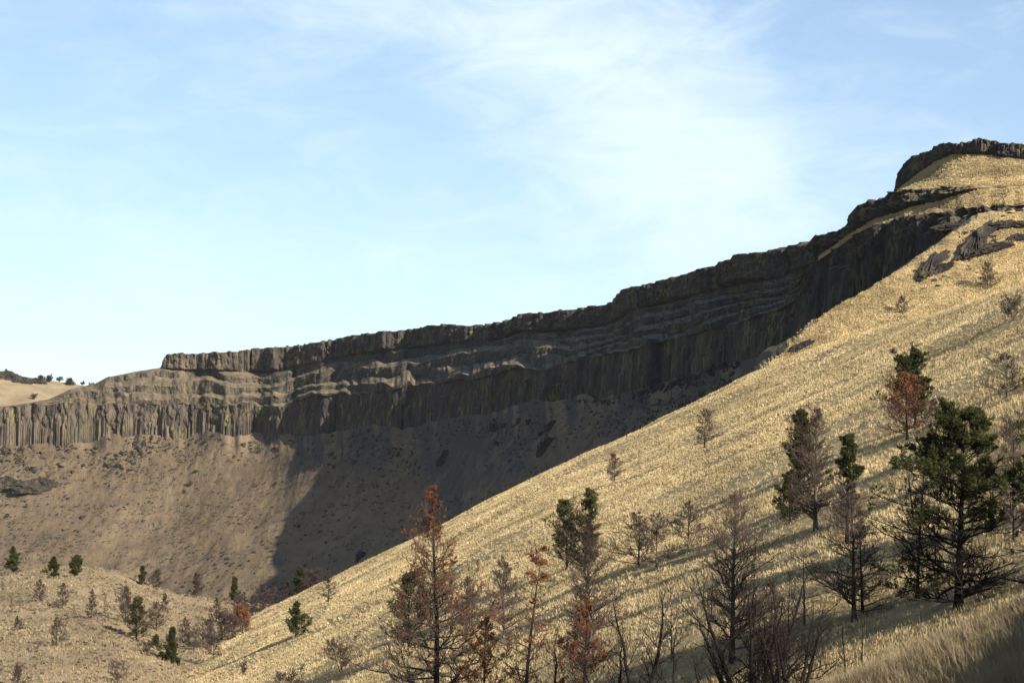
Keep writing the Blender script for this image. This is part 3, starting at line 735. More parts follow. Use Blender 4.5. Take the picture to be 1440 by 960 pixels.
# surface, x of base, y of base, y of top, half width (photo pixels), kind, name, label, category, group, options
TREES = [
 ('N', 614, 1032, 684, 98, 'rust', 'dead_pine', 'tallest rust needled dying pine with dark trunk, tip standing against the shaded valley', 'pine tree', GR, dict(limbs=22, lean=(-.03, 0))),
 ('N', 733, 1016, 772, 44, 'sparse', 'dead_pine', 'thin leaning dead pine with a few rust needle tufts, right of the tallest rust pine', 'pine tree', GR, dict(limbs=10, lean=(.09, 0))),
 ('N', 820, 1022, 838, 66, 'rust', 'dead_pine', 'low rust needled pine under the tall narrow purple brown tree', 'pine tree', GR, dict(limbs=12)),
 ('N', 770, 1040, 880, 60, 'fork', 'burnt_tree', 'forked black limbs at the bottom between two rust pines', 'dead tree', GB, dict(limbs=8)),
 ('N', 709, 895, 790, 26, 'barered', 'bare_tree', 'thin straight bare tree just right of the tallest rust pine', 'dead tree', GN, {}),
 ('N', 655, 905, 812, 30, 'bare', 'bare_tree', 'bare tree standing behind the tallest rust pine', 'dead tree', GN, {}),
 ('N', 575, 915, 815, 40, 'olive', 'juniper_tree', 'dull olive juniper behind the left branches of the tallest rust pine', 'juniper', GE, {}),
 ('N', 797, 802, 706, 20, 'olive', 'juniper_tree', 'olive green juniper, shorter left half of the close pair in mid slope', 'juniper', GE, {}),
 ('N', 822, 806, 692, 21, 'olive', 'juniper_tree', 'olive green juniper, taller right half of the close pair in mid slope', 'juniper', GE, {}),
 ('N', 826, 965, 742, 40, 'barered', 'bare_tree', 'tall narrow purple brown bare tree just below the pair of olive junipers', 'dead tree', GN, {}),
 ('N', 898, 797, 722, 33, 'bare', 'bare_tree', 'spreading bare tree left of the one holding a dark clump of twigs', 'dead tree', GN, {}),
 ('N', 923, 797, 724, 30, 'bare', 'bare_tree', 'bare tree with one round dark clump of twigs in its top', 'dead tree', GN, 'nest'),
 ('N', 968, 769, 707, 25, 'bare', 'bare_tree', 'small bare conical tree right of the one with the dark twig clump', 'dead tree', GN, {}),
 ('N', 1029, 932, 700, 52, 'barered', 'bare_tree', 'tall bare reddish brown conifer behind the black many stemmed tree', 'dead tree', GN, dict(limbs=12)),
 ('N', 1054, 1008, 790, 100, 'multi', 'burnt_tree', 'burnt black tree with many spreading stems at the bottom centre', 'dead tree', GB, dict(limbs=18)),
 ('N', 1004, 1010, 905, 50, 'fork', 'burnt_tree', 'low black branching tree left of the many stemmed one', 'dead tree', GB, {}),
 ('N', 900, 1012, 815, 42, 'fork', 'burnt_tree', 'burnt black forked tree with a thin straight top, left of bottom centre', 'dead tree', GB, dict(limbs=10)),
 ('N', 938, 1015, 868, 44, 'fork', 'burnt_tree', 'burnt black low tree with curved limbs beside the forked thin topped one', 'dead tree', GB, dict(limbs=8)),
 ('N', 1112, 1012, 838, 70, 'multi', 'burnt_tree', 'smaller burnt many stemmed tree, right of the larger one at bottom centre', 'dead tree', GB, dict(limbs=10)),
 ('N', 862, 1018, 880, 50, 'fork', 'burnt_tree', 'burnt low tree with a long curved limb under the narrow purple brown tree', 'dead tree', GB, dict(limbs=6)),
 ('N', 680, 1020, 870, 48, 'rust', 'dead_pine', 'short rust tinged pine hard against the lower right of the tallest rust pine', 'pine tree', GR, dict(limbs=8)),
 ('N', 944, 930, 840, 20, 'pole', 'bare_tree', 'slim bare pole tree behind the burnt trees at bottom centre', 'dead tree', GN, {}),
 ('N', 1131, 880, 750, 24, 'pole', 'bare_tree', 'slim upright grey snag with short stubs left of the big grey tree', 'dead tree', GN, {}),
 ('N', 1108, 925, 800, 28, 'pole', 'bare_tree', 'thin bare sapling in front of the slim grey snag', 'dead tree', GN, {}),
 ('N', 1085, 960, 815, 36, 'bare', 'bare_tree', 'bare twiggy tree directly right of the many stemmed black tree', 'dead tree', GN, {}),
 ('N', 1201, 873, 682, 62, 'bare', 'bare_tree', 'large bare grey conifer below the small dark green cone', 'dead tree', GN, dict(limbs=20)),
 ('N', 1213, 862, 735, 40, 'burnt', 'burnt_tree', 'dark bare tree tucked behind the large grey conifer', 'dead tree', GN, {}),
 ('N', 1191, 765, 614, 24, 'topgreen', 'juniper_tree', 'small dark green cone shaped conifer above the large grey tree', 'conifer', GE, {}),
 ('N', 1147, 746, 574, 32, 'barered', 'bare_tree', 'tall reddish brown bare conifer with a dark straight trunk, upper middle slope', 'dead tree', GN, dict(limbs=12)),
 ('N', 1124, 722, 582, 22, 'halfgreen', 'juniper_tree', 'thin green juniper partly hidden by the reddish bare conifer', 'juniper', GE, {}),
 ('N', 1111, 736, 668, 20, 'halfgreen', 'juniper_tree', 'small half dead juniper left of the reddish bare conifer', 'juniper', GE, {}),
 ('N', 1287, 600, 495, 26, 'halfgreen', 'juniper_tree', 'green juniper standing behind the bright rust cone on the upper slope', 'juniper', GE, {}),
 ('N', 1276, 618, 527, 31, 'rustfull', 'dead_pine', 'bright rust red cone shaped conifer in front of a green juniper', 'conifer', GR, {}),
 ('N', 1315, 602, 562, 15, 'bare', 'bare_tree', 'small bare tree just right of the bright rust cone', 'dead tree', GN, {}),
 ('N', 1416, 563, 500, 36, 'bare', 'bare_tree', 'dark bare tree with upswept branches near the right edge, high on the slope', 'dead tree', GN, {}),
 ('N', 1348, 858, 582, 70, 'pine', 'pine_tree', 'largest green pine with bare black lower branches, at the right', 'pine tree', GE, dict(limbs=24)),
 ('N', 1290, 840, 700, 46, 'darkpine', 'pine_tree', 'small blackish pine under the left side of the largest green pine', 'pine tree', GE, dict(limbs=8)),
 ('N', 1288, 735, 640, 27, 'fork', 'bare_tree', 'bare tree with curved limbs behind the left of the largest green pine', 'dead tree', GN, {}),
 ('N', 1427, 762, 595, 40, 'barered', 'bare_tree', 'purple brown bare tree cut by the right edge beside the largest green pine', 'dead tree', GN, {}),
 ('N', 1396, 745, 655, 26, 'bare', 'bare_tree', 'bare tree behind the right side of the largest green pine', 'dead tree', GN, {}),
 ('N', 1191, 985, 858, 42, 'whip', 'burnt_tree', 'thin black sapling with long curving limbs at the bottom right', 'dead tree', GB, {}),
 ('N', 1213, 985, 862, 32, 'whip', 'burnt_tree', 'thin straight black stem right of the curving limbed sapling', 'dead tree', GB, {}),
 ('N', 864, 679, 638, 13, 'barered', 'bare_tree', 'small oval red brown bare tree near the slope edge, left of the wider one', 'dead tree', GN, {}),
 ('N', 991, 629, 576, 20, 'bare', 'bare_tree', 'bare brown tree near the slope edge, halfway up', 'dead tree', GN, {}),
 ('N', 416, 897, 850, 16, 'juniper', 'juniper_tree', 'small round topped green juniper alone on the lower sunlit slope', 'juniper', GE, {}),
 ('N', 301, 925, 893, 14, 'bare', 'bare_tree', 'small bare tree on the lower slope edge near the green pair', 'dead tree', GN, {}),
 ('N', 341, 891, 852, 19, 'rustfull', 'dead_pine', 'small rusty bush like tree on the slope edge left of the lone green juniper', 'conifer', GR, {}),
 ('N', 462, 846, 798, 13, 'bare', 'bare_tree', 'thin bare tree on the slope edge right above the lone green juniper', 'dead tree', GN, {}),
 ('N', 240, 956, 884, 15, 'juniper', 'juniper_tree', 'taller dark green juniper of the pair at the foot of the slope', 'juniper', GE, {}),
 ('N', 219, 958, 896, 15, 'juniper', 'juniper_tree', 'shorter green juniper leaning against the taller one at the slope foot', 'juniper', GE, {}),
 ('N', 186, 958, 916, 18, 'olive', 'juniper_tree', 'sparse olive tree left of the green pair at the slope foot', 'juniper', GE, {}),
 ('N', 480, 943, 893, 24, 'bush', 'bare_shrub', 'bare twiggy bush on the slope left of the tallest rust pine', 'bush', GN, {}),
 ('N', 405, 985, 934, 22, 'bush', 'bare_shrub', 'bare bush at the very bottom below the lone green juniper', 'bush', GN, {}),
 ('N', 343, 946, 930, 4, 'bush', 'bare_shrub', 'tiny red brown twig tuft below the lone green juniper', 'bush', GN, {}),
 ('N', 1424, 451, 415, 17, 'bush', 'bare_shrub', 'bare bush on the slope close under the bright crest at the right edge', 'bush', GN, {}),
 ('T', 1389, 407, 370, 19, 'bare', 'bare_tree', 'round bare tree behind the bright crest on the upper slope', 'dead tree', GN, {}),
 ('T', 1268, 440, 416, 11, 'bare', 'bare_tree', 'faint small bare tree behind the crest left of the round bare one', 'dead tree', GN, {}),
 ('E', 716, 722, 690, 9, 'barered', 'bare_tree', 'faint reddish bare tree peeking over the slope edge, left of two', 'dead tree', GG, {}),
 ('E', 697, 730, 704, 7, 'bare', 'bare_tree', 'faint grey bare tree just peeking over the slope edge beside the reddish one', 'dead tree', GG, {}),
 ('E', 422, 850, 798, 10, 'halfgreen', 'juniper_tree', 'dark green topped tree behind the slope edge in the shade', 'juniper', GE, {}),
 ('E', 434, 850, 802, 14, 'barered', 'bare_tree', 'reddish bare tree behind the slope edge beside the green topped one', 'dead tree', GG, {}),
 ('E', 448, 840, 803, 12, 'barered', 'bare_tree', 'red brown bare tree between the green topped tree and the thin edge tree', 'dead tree', GG, {}),
 ('E', 403, 866, 818, 10, 'bare', 'bare_tree', 'bare tree behind the slope edge above the lone green juniper', 'dead tree', GG, {}),
 ('E', 384, 872, 826, 13, 'bare', 'bare_tree', 'grey bare tree in the gully left of the lone green juniper', 'dead tree', GG, {}),
 ('K', 20, 804, 771, 10, 'juniper', 'juniper_tree', 'green juniper at the left edge behind the knoll crest', 'juniper', GE, {}),
 ('K', 76, 813, 785, 8, 'juniper', 'juniper_tree', 'small dark green juniper on the knoll crest, left of the fuller one', 'juniper', GE, {}),
 ('K', 106, 810, 783, 12, 'juniper', 'juniper_tree', 'full round green juniper on top of the knoll', 'juniper', GE, {}),
 ('K', 200, 822, 797, 6, 'juniper', 'juniper_tree', 'narrow green juniper on the right shoulder of the knoll', 'juniper', GE, {}),
 ('K', 330, 842, 812, 6, 'juniper', 'juniper_tree', 'narrow dark green juniper alone in front of the shade line', 'juniper', GE, {}),
 ('K', 221, 828, 801, 9, 'barered', 'bare_tree', 'pinkish bare tree right of the narrow green juniper on the knoll', 'dead tree', GK, {}),
 ('K', 275, 841, 806, 10, 'barered', 'bare_tree', 'dark red brown tree on the knoll edge before the dark rocks', 'dead tree', GK, {}),
 ('K', 55, 845, 815, 12, 'bare', 'bare_tree', 'bare grey tree on the knoll below the small dark green juniper', 'dead tree', GK, {}),
 ('K', 89, 855, 819, 13, 'bare', 'bare_tree', 'dark trunked bare tree on the knoll below the full round juniper', 'dead tree', GK, {}),
 ('K', 127, 869, 828, 11, 'bare', 'bare_tree', 'slightly leaning bare tree in the middle of the knoll', 'dead tree', GK, dict(lean=(.07, 0))),
 ('K', 149, 876, 832, 10, 'pole', 'bare_tree', 'slim bare tree in mid knoll right of the leaning one', 'dead tree', GK, {}),
 ('K', 177, 876, 826, 14, 'barered', 'bare_tree', 'dense purple brown bare tree in mid knoll', 'dead tree', GK, {}),
 ('K', 192, 902, 842, 15, 'olive', 'juniper_tree', 'half dead olive tree right of centre on the knoll', 'juniper', GE, {}),
 ('K', 219, 886, 846, 17, 'bare', 'bare_tree', 'wide bare tree right of the half dead olive one', 'dead tree', GK, {}),
 ('K', 80, 909, 867, 15, 'bare', 'bare_tree', 'lone bare conical tree on the open lower face of the knoll', 'dead tree', GK, {}),
 ('K', 24, 886, 866, 8, 'bare', 'bare_tree', 'small pale bare shrub tree at lower left of the knoll', 'dead tree', GK, {}),
 ('K', 5, 834, 812, 3, 'pole', 'bare_tree', 'thin bare pole at the left edge of the knoll', 'dead tree', GK, {}),
 ('K', 17, 862, 838, 6, 'pole', 'bare_tree', 'slim faint bare sapling near the left edge of the knoll', 'dead tree', GK, {}),
 ('K', 104, 873, 850, 5, 'pole', 'bare_tree', 'short reddish bare sapling left of the leaning bare tree', 'dead tree', GK, {}),
 ('K', 24, 972, 938, 12, 'barered', 'bare_tree', 'red brown bush cut off by the bottom edge at far left', 'bush', GK, {}),
 ('K', 303, 874, 840, 12, 'bare', 'bare_tree', 'bare tree at the left end of the gully thicket', 'dead tree', GG, {}),
 ('K', 321, 872, 842, 11, 'pole', 'bare_tree', 'slim bare tree in the upper gully thicket', 'dead tree', GG, {}),
 ('K', 336, 882, 838, 14, 'barered', 'bare_tree', 'reddish bare tree in the middle of the gully thicket', 'dead tree', GG, {}),
 ('K', 356, 874, 836, 12, 'bare', 'bare_tree', 'grey bare tree in the gully behind the rusty slope edge tree', 'dead tree', GG, {}),
 ('K', 292, 912, 872, 16, 'barered', 'bare_shrub', 'brown thicket bush low in the gully above the slope edge', 'bush', GG, {}),
 ('K', 272, 916, 876, 15, 'bush', 'bare_shrub', 'purple brown twiggy bush low in the gully beside the brown thicket', 'bush', GG, {}),
 ('K', 312, 900, 862, 17, 'barered', 'bare_shrub', 'dense red brown bush above the slope edge in the gully', 'bush', GG, {}),
 ('K', 259, 905, 868, 13, 'bare', 'bare_tree', 'grey bare tree at the lower left end of the gully thicket', 'dead tree', GG, {}),
 ('K', 345, 862, 832, 10, 'bare', 'bare_tree', 'faint bare tree high in the gully against the shaded slope', 'dead tree', GG, {}),
 ('K', 372, 862, 824, 11, 'barered', 'bare_tree', 'faint reddish bare tree at the right end of the gully thicket', 'dead tree', GG, {}),
 ('K', 326, 908, 866, 14, 'barered', 'bare_tree', 'upright red brown tree at the heart of the gully thicket, just above the slope edge', 'dead tree', GG, {}),
 ('K', 233, 862, 834, 9, 'bare', 'bare_tree', 'small bare tree beside the rubble patch on the right shoulder of the knoll', 'dead tree', GK, {}),
 ('K', 166, 962, 928, 16, 'bush', 'bare_shrub', 'dark brown twig thicket left of the sparse olive tree at the slope foot', 'bush', GG, {}),
 ('K', 205, 922, 894, 14, 'bush', 'bare_shrub', 'bare thicket behind the green pair at the slope foot', 'bush', GG, {}),
]
for q_, (x_, y_) in enumerate([(1492, 640), (1545, 560), (1590, 780), (1500, 520), (1640, 680), (1560, 900), (1620, 1000), (1540, 780), (1700, 900)]):
    TREES.append(('N', x_, y_, y_ - [150, 130, 230, 95, 210, 300, 330, 220, 290][q_], [42, 36, 66, 30, 56, 85, 90, 60, 80][q_], 'pine', 'pine_tree', 'pine just past the right edge whose long shadow streaks the slope', 'pine tree', 'pines past the right edge', {}))
def edge_pt(x, y):
    """a spot on the gully side just behind the edge of the near hillside"""
    p = near_pt(x, y + 400)
    Y = np.interp(x, [380, 480, 700], [485, 480, 485]); X = (x - 720) / F * Y
    return np.array([X, Y, near_z(np.array([X]), np.array([Y]))[0]])
for i, (sf, x, yb, yt, hw, kind, nm, lab, cat, grp, opt) in enumerate(TREES):
    p = {'N': lambda: near_pt(x, yb), 'K': lambda: knoll_pt(x, yb), 'T': lambda: talus_Y(x, yb), 'E': lambda: edge_pt(x, yb)}[sf]()
    topz = (HZ - yt) / F * p[1]
    h = topz - p[2]
    wd = hw / F * p[1] * np.interp(p[1], [250, 380], [1, .82])
    kw = {} if opt == 'nest' else dict(opt)
    if opt == 'nest': kw['extra'] = nest(h * .66, h * .055)
    tree(nm, p, h, wd, kind, lab, cat, grp, 100 + i, p[1], **kw)
# ------------------------------------------------------------------ rock outcrops, boulders, sagebrush, far trees
def rock(name, c, w, h, d, lab, cat, group, seed, mat=None, tilt=0.0, blocky=1.0, rot=0.0):
    """a broken ledge: a displaced lump w wide, h high, d deep, sunk into the slope"""
    nu_, nv_ = 150, 26
    u = np.linspace(0, 2 * math.pi, nu_, endpoint=False)[None, :]; v_ = np.linspace(0, 1, nv_)[:, None]
    ca = np.abs(np.cos(u)) ** .8 * np.sign(np.cos(u)); sa = np.abs(np.sin(u)) ** .8 * np.sign(np.sin(u))
    cell = np.floor(u * 5.2 + .6 * vnoise(u * 3, v_ * 2, seed)); lev = np.floor(v_ * 5 + 1.5 * vnoise(cell, 0 * cell, seed + 1))
    c1 = vnoise(cell * 1.0 + .01, lev * 1.0 + .01, seed + 2) - .5
    k_ = np.minimum(1, (1 - v_) * 3.2) ** .6 * (1.2 - .3 * v_)
    rr = 1 + .45 * fbm(u * 2.2 + seed, v_ * 1.5, seed + 4, 4) + .38 * blocky * c1
    lop = .35 + .65 * np.clip(.7 + .9 * fbm(np.cos(u) * 1.7 + seed, np.sin(u) * 1.7, seed + 8, 4), .15, 1.5)
    x = ca * k_ * rr * w / 2; y = sa * k_ * rr * d / 2
    z = (v_ * 1.5 - .5) * h * np.where(v_ > .33, lop * (1 + .7 * c1), 1) + tilt * x
    V = np.stack([x, y, z], -1).reshape(-1, 3)
    i = np.arange(nu_ * nv_).reshape(nv_, nu_); j = np.roll(i, -1, 1)
    Q = np.stack([i[:-1], j[:-1], j[1:], i[1:]], -1).reshape(-1, 4)
    o = mesh_obj(name, V, [Q, i[-1][None, :]], mat or M['rock'])
    o.location = c; o.rotation_euler = (0, 0, rot); return label(o, lab, cat, group)
def rock_px(fn, x, y, wpx, hpx, name, lab, cat, group, seed, depth=.6, slope=0.0, mat=None, rot=0.0):
    p = fn(x, y); s = p[1] / F
    return rock(name, p, wpx * s, hpx * s, wpx * s * depth, lab, cat, group, seed, mat, slope, rot=rot)
GO = 'dark rock outcrops'
for a in [
 (talus_Y, 54, 686, 60, 13, 'rock_outcrop', 'broad dark rock outcrop in the sunlit slope at the left edge', 'rock', GO, 301, .35, 0),
 (talus_Y, 8, 685, 40, 14, 'rock_outcrop', 'dark rock outcrop cut by the left edge beside the broad one', 'rock', GO, 302, .5, 0),
 (talus_Y, 769, 630, 24, 14, 'rock_outcrop', 'black slanting outcrop on the shaded slope, larger of two', 'rock', GO, 303, .5, .5),
 (talus_Y, 626, 645, 18, 10, 'rock_outcrop', 'black slanting outcrop on the shaded slope, left of the larger', 'rock', GO, 304, .5, .5),
 (talus_Y, 776, 598, 17, 8, 'rock_outcrop', 'small dark ledge on the shaded slope above the black outcrop', 'rock', GO, 305, .5, .5),
 (talus_Y, 508, 783, 13, 9, 'rock_outcrop', 'dark boulder heap low on the shaded slope behind the slope edge', 'rock', GO, 306, .6, .3),
 (talus_Y, 1374, 340, 84, 15, 'rock_outcrop', 'large black crag in the sunlit upper hillside', 'rock', GO, 307, .3, .52, .95),
 (talus_Y, 1311, 374, 66, 11, 'rock_outcrop', 'slanting black crag below and left of the large upper crag', 'rock', GO, 308, .28, .52, .95),
 (talus_Y, 1322, 380, 30, 8, 'rock_outcrop', 'low flat ledge at the foot of the slanting crag', 'rock', GO, 309, .5, .5),
 (talus_Y, 1393, 350, 48, 7, 'rock_outcrop', 'low ledge to the right under the large upper crag', 'rock', GO, 310, .5, .25),
 (talus_Y, 1424, 318, 60, 7, 'rock_outcrop', 'dark ledge at the right edge below the pale grass shelf', 'rock', GO, 311, .5, .05),
 (talus_Y, 1432, 335, 30, 6, 'rock_outcrop', 'small dark ledge at the right edge under the longer ledge', 'rock', GO, 312, .5, .1),
 (talus_Y, 1345, 301, 60, 7, 'rock_outcrop', 'thin dark ledge running right from the end of the shaded cliff', 'rock', GO, 317, .4, .1),
 (talus_Y, 1120, 492, 34, 7, 'rock_outcrop', 'dark ledge strip at the foot of the shaded cliff, beside the slope', 'rock', GO, 313, .5, .55),
 (hill_pt, 8, 532, 34, 9, 'rock_outcrop', 'reddish brown outcrop on the distant hill top at the left edge', 'rock', GO, 314, .6, 0),
 (hill_pt, 50, 537, 28, 5, 'rock_outcrop', 'dark outcrop on the distant hill crest', 'rock', GO, 315, .6, 0),
 (hill_pt, 30, 536, 26, 8, 'rock_outcrop', 'low brown ledge between the two distant hill outcrops', 'rock', GO, 316, .6, 0)]:
    rock_px(*a[:5], *a[5:10], depth=a[10], slope=a[11], rot=a[12] if len(a) > 12 else 0)
def upper_Y(x, y):
    i = int(np.clip(round((x - px[0]) / .8), 0, nc - 1)); pyc = HZ - PU[:, i, 2] / PU[:, i, 1] * F
    return PU[int(np.argmin(np.abs(pyc - y))), i].copy()
protos = {'rock': [], 'sage': []}
for q in range(6):
    rq = np.random.default_rng(900 + q)
    bm_ = __import__('bmesh').new(); __import__('bmesh').ops.create_icosphere(bm_, subdivisions=2, radius=.5)
    pl_ = unit(rq.normal(0, 1, (9, 3))); of_ = rq.uniform(.22, .42, 9)
    for v_ in bm_.verts:
        c_ = np.array(v_.co)
        for n_, d_ in zip(pl_, of_):
            e_ = c_ @ n_ - d_
            if e_ > 0: c_ = c_ - n_ * e_
        v_.co = c_ * np.array([1, 1, .8])
    me = bpy.data.meshes.new('boulder'); bm_.to_mesh(me); bm_.free(); me.materials.append(M['rock']); protos['rock'].append(me)
    n_ = 170; d_ = unit(rq.normal(0, 1, (n_, 3))); d_[:, 2] = np.abs(d_[:, 2])
    g = Geo(); blades(g, rq, d_ * rq.uniform(.08, .36, (n_, 1)) * np.array([1, 1, .75]), d_ + np.array([0, 0, .4]), .17, .045, .35)
    V_ = np.concatenate(g.V); me = bpy.data.meshes.new('sagebrush'); me.from_pydata(V_.tolist(), [], np.concatenate(g.F).tolist()); me.materials.append(M['sage']); protos['sage'].append(me)
# rubble at the foot of the columns and rocks and sagebrush dotted over the slope
r = np.random.default_rng(77)
crag = [(1372, 349, 34, 9), (1310, 380, 22, 9), (1398, 346, 22, 6), (1424, 318, 30, 7), (1340, 392, 40, 9), (1420, 300, 26, 6), (1345, 335, 30, 9)]
zones = [('boulder', 'dark rock among the black crags of the upper hillside', 'boulder', 'boulders among the crags', 90, 'crag', (3, 13), 'rock'),
         ('boulder', 'rough dark boulder in the rubble below the columnar cliff at the left', 'boulder', 'boulders under the columns', 46, (0, 190, 626, 662), (3.5, 11), 'rock'),
         ('boulder', 'dark boulder in the diagonal rock strip at the foot of the sunlit slope', 'boulder', 'boulders of the diagonal strip', 50, None, (4, 11), 'rock'),
         ('sagebrush', 'low dark sagebrush clump on the sunlit slope below the cliff', 'shrub', 'sagebrush on the sunlit slope', 60, (5, 400, 645, 800), (3, 7), 'sage'),
         ('sagebrush', 'low dark sagebrush clump on the shaded slope below the cliff', 'shrub', 'sagebrush on the shaded slope', 60, (440, 860, 600, 800), (3, 9), 'sage'),
         ('boulder', 'brown boulder in the rubble patch on the right side of the knoll', 'boulder', 'boulders on the knoll', 46, (120, 310, 803, 862), (3, 7), 'rock')]
for nm, lab, cat, grp, n, box, (smin, smax), mt in zones:
    for q in range(n):
        if box == 'crag':
            cx_, cy_, sx_, sy_ = crag[q % len(crag)]; x = min(cx_ + r.normal(0, sx_ * .6), 1470); y = cy_ + r.normal(0, sy_ * .7) - (x - cx_) * .28
        elif box is None:
            t_ = r.random(); x = 235 + 205 * t_ + r.normal(0, 14); y = 838 - 108 * t_ + r.normal(0, 13)
        else:
            x = r.uniform(box[0], box[1]); y = r.uniform(box[2], box[3])
            if box[0] == 440: y = r.uniform(612, 760) - (x - 500) * .12
            if box[0] == 120: y = 800 + (x - 120) * .24 + r.uniform(3, 24)
        fn = knoll_pt if box and box[0] == 120 else talus_Y
        w_ = r.uniform(smin, smax)
        p = fn(x, y); sc = w_ * p[1] / F
        me = protos[mt][q % len(protos[mt])]
        o = bpy.data.objects.new(nm, me); col.objects.link(o); label(o, lab, cat, grp)
        o.location = p; o.rotation_euler = (r.uniform(-.2, .2), r.uniform(-.5, 0) if mt == 'rock' else 0, r.uniform(0, 6.3))
        hh_ = r.uniform(.7, 1.1) * (.75 if mt == 'rock' else 1)
        o.scale = (sc, sc * r.uniform(.6, 1), sc * hh_)
# little trees on the distant hill
for q, (x, y0, y1, hw, kd, lab) in enumerate([
    (58, 538, 529, 4, 'juniper', 'tiny round tree on the distant hill crest beside the dark outcrop'),
    (69, 537, 530, 4, 'juniper', 'tiny grey green tree on the distant hill crest, second from the dark outcrop'),
    (84, 538, 532, 5, 'bush', 'tiny bare bush on the distant hill crest'),
    (98, 541, 533, 5, 'juniper', 'roundest dark bush on the distant hill crest'),
    (117, 542, 537, 3, 'bush', 'tiniest shrub at the right end of the distant crest'),
    (127, 543, 537, 3, 'bush', 'last tiny shrub before the terrace at the distant crest'),
    (48, 561, 553, 4, 'bush', 'tiny reddish bush on the open face of the distant hill')]):
    p = hill_pt(x, y0); s = p[1] / F
    tree('distant_tree', p, (y0 - y1) * s, hw * s, kd, lab, 'tree', 'little trees on the distant hill', 700 + q, p[1])

# ------------------------------------------------------------------ camera, sun, sky
cam = bpy.data.cameras.new('camera'); co = bpy.data.objects.new('camera', cam); col.objects.link(co)
co.rotation_euler = (R(90), 0, 0)
cam.sensor_width = 36; cam.lens = F / 1440 * 36; cam.shift_y = 220 / 1440
cam.clip_start = .5; cam.clip_end = 20000
cam.dof.use_dof = True; cam.dof.focus_distance = 230; cam.dof.aperture_fstop = 4.0
scn.camera = co
AZ_X, AZ_Y, EL = .64, -.77, 25.5      # towards the sun: right and behind the camera
sd = np.array([AZ_X, AZ_Y, 0]); sd = sd / np.linalg.norm(sd) * math.cos(R(EL)); sd[2] = math.sin(R(EL))
sun = bpy.data.lights.new('sun', 'SUN'); sun.energy = 5.0; sun.angle = R(.53); sun.color = (1, .93, .82)
so = bpy.data.objects.new('sun', sun); col.objects.link(so)
from mathutils import Vector
so.rotation_euler = Vector((-sd[0], -sd[1], -sd[2])).to_track_quat('-Z', 'Y').to_euler()
w = bpy.data.worlds.new('World'); scn.world = w; w.use_nodes = True
t = w.node_tree; t.nodes.clear()
def wn(typ, **kw):
    x = t.nodes.new(typ)
    for k_, v_ in kw.items(): setattr(x, k_, v_)
    return x
def wm(op, a, b=0.0, c=None):
    x = wn('ShaderNodeMath', operation=op)
    for k_, v_ in ((0, a), (1, b)) + (((2, c),) if c is not None else ()):
        if hasattr(v_, 'is_output'): t.links.new(v_, x.inputs[k_])
        else: x.inputs[k_].default_value = v_
    return x.outputs[0]
out = wn('ShaderNodeOutputWorld'); bg = wn('ShaderNodeBackground'); bg.inputs[1].default_value = .085
sky = wn('ShaderNodeTexSky', sky_type='NISHITA'); sky.sun_disc = False
sky.sun_elevation = R(EL); sky.sun_rotation = math.atan2(sd[0], sd[1]); sky.altitude = 600
sky.air_density = 1.0; sky.dust_density = .6; sky.ozone_density = 2.4
tc = wn('ShaderNodeTexCoord')
def wnoise(scale, detail, rough, sc, rot=0.0, off=(0, 0, 0), dist=0.0):
    mp = wn('ShaderNodeMapping'); mp.inputs['Scale'].default_value = sc
    mp.inputs['Rotation'].default_value = (0, rot, 0); mp.inputs['Location'].default_value = off
    t.links.new(tc.outputs['Generated'], mp.inputs['Vector'])
    x = wn('ShaderNodeTexNoise'); x.inputs['Scale'].default_value = scale; x.inputs['Detail'].default_value = detail
    x.inputs['Roughness'].default_value = rough; x.inputs['Distortion'].default_value = dist
    t.links.new(mp.outputs['Vector'], x.inputs['Vector']); return x.outputs['Fac']
def wrange(v_, a, b, c=0.0, d=1.0):
    x = wn('ShaderNodeMapRange', interpolation_type='SMOOTHSTEP')
    for k_, q_ in ((1, a), (2, b), (3, c), (4, d)): x.inputs[k_].default_value = q_
    t.links.new(v_, x.inputs[0]); return x.outputs[0]
sp = wn('ShaderNodeSeparateXYZ'); t.links.new(tc.outputs['Generated'], sp.inputs[0])
uu = wm('DIVIDE', sp.outputs['X'], wm('MAXIMUM', sp.outputs['Y'], .05)); vv = wm('DIVIDE', sp.outputs['Z'], wm('MAXIMUM', sp.outputs['Y'], .05))
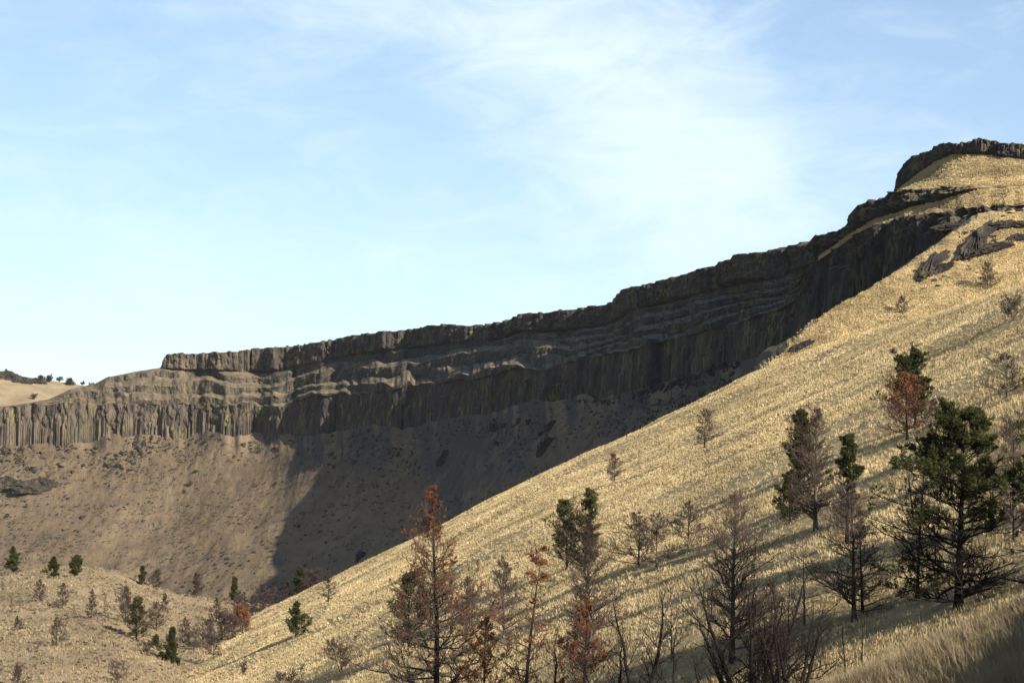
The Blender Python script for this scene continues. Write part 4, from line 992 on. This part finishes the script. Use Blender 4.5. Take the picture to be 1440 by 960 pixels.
def blob(u0, v0, su, sv, rot=0.0):
    du = wm('SUBTRACT', uu, u0); dv = wm('SUBTRACT', vv, v0)
    c_, s_ = math.cos(rot), math.sin(rot)
    a = wm('DIVIDE', wm('ADD', wm('MULTIPLY', du, c_), wm('MULTIPLY', dv, s_)), su)
    b = wm('DIVIDE', wm('SUBTRACT', wm('MULTIPLY', dv, c_), wm('MULTIPLY', du, s_)), sv)
    d2 = wm('ADD', wm('MULTIPLY', a, a), wm('MULTIPLY', b, b))
    return wm('POWER', 2.718, wm('MULTIPLY', d2, -1.0))
fine = wnoise(15, 9, .66, (1, 1, 2.8), R(24), dist=.7)
soft = wnoise(3.2, 5, .55, (1, 1, 2.0), R(-12), (3, 1, 0))
b = wm('ADD', wm('ADD', blob(.075, .165, .085, .05, -.6), wm('MULTIPLY', blob(-.03, .235, .12, .03, -.15), .8)), wm('MULTIPLY', blob(-.12, .11, .18, .035, .1), .55))
b = wm('ADD', b, wm('MULTIPLY', blob(.0, .0, .6, .075), .75))
du_ = wm('DIVIDE', wm('SUBTRACT', uu, .02), .135); dv_ = wm('DIVIDE', wm('SUBTRACT', vv, .155), .10)
dd_ = wm('ADD', wm('ADD', wm('MULTIPLY', du_, du_), wm('MULTIPLY', dv_, dv_)), wm('MULTIPLY', wm('SUBTRACT', soft, .5), 1.2))
b = wm('ADD', b, wm('MULTIPLY', wm('MULTIPLY', wrange(dd_, .75, 1.15, 1.0, 0.0), wrange(uu, -.06, .12)), .20))
cl = wm('ADD', wm('MULTIPLY', b, .55), wm('MULTIPLY', wm('SUBTRACT', fine, .5), 1.15))
cl = wm('ADD', cl, wm('MULTIPLY', wm('SUBTRACT', soft, .5), .9))
cl = wm('MULTIPLY', wrange(cl, -.1, .95, .16, .9), wrange(vv, .27, .5, 1.0, 0.0))
cl = wm('MULTIPLY', cl, wrange(sp.outputs['Y'], .2, .6))
mx = wn('ShaderNodeMix', data_type='RGBA'); t.links.new(cl, mx.inputs[0]); t.links.new(sky.outputs[0], mx.inputs[6])
mx.inputs[7].default_value = (5.9, 6.9, 7.7, 1)
t.links.new(mx.outputs[2], bg.inputs[0]); t.links.new(bg.outputs[0], out.inputs[0])
vs = scn.view_settings
scn.display_settings.display_device = 'sRGB'
vs.view_transform = 'Standard'; vs.look = 'None'; vs.gamma = 1; vs.use_curve_mapping = False; vs.exposure = .9
scn.cycles.max_bounces = 5; scn.cycles.diffuse_bounces = 2; scn.cycles.transparent_max_bounces = 8
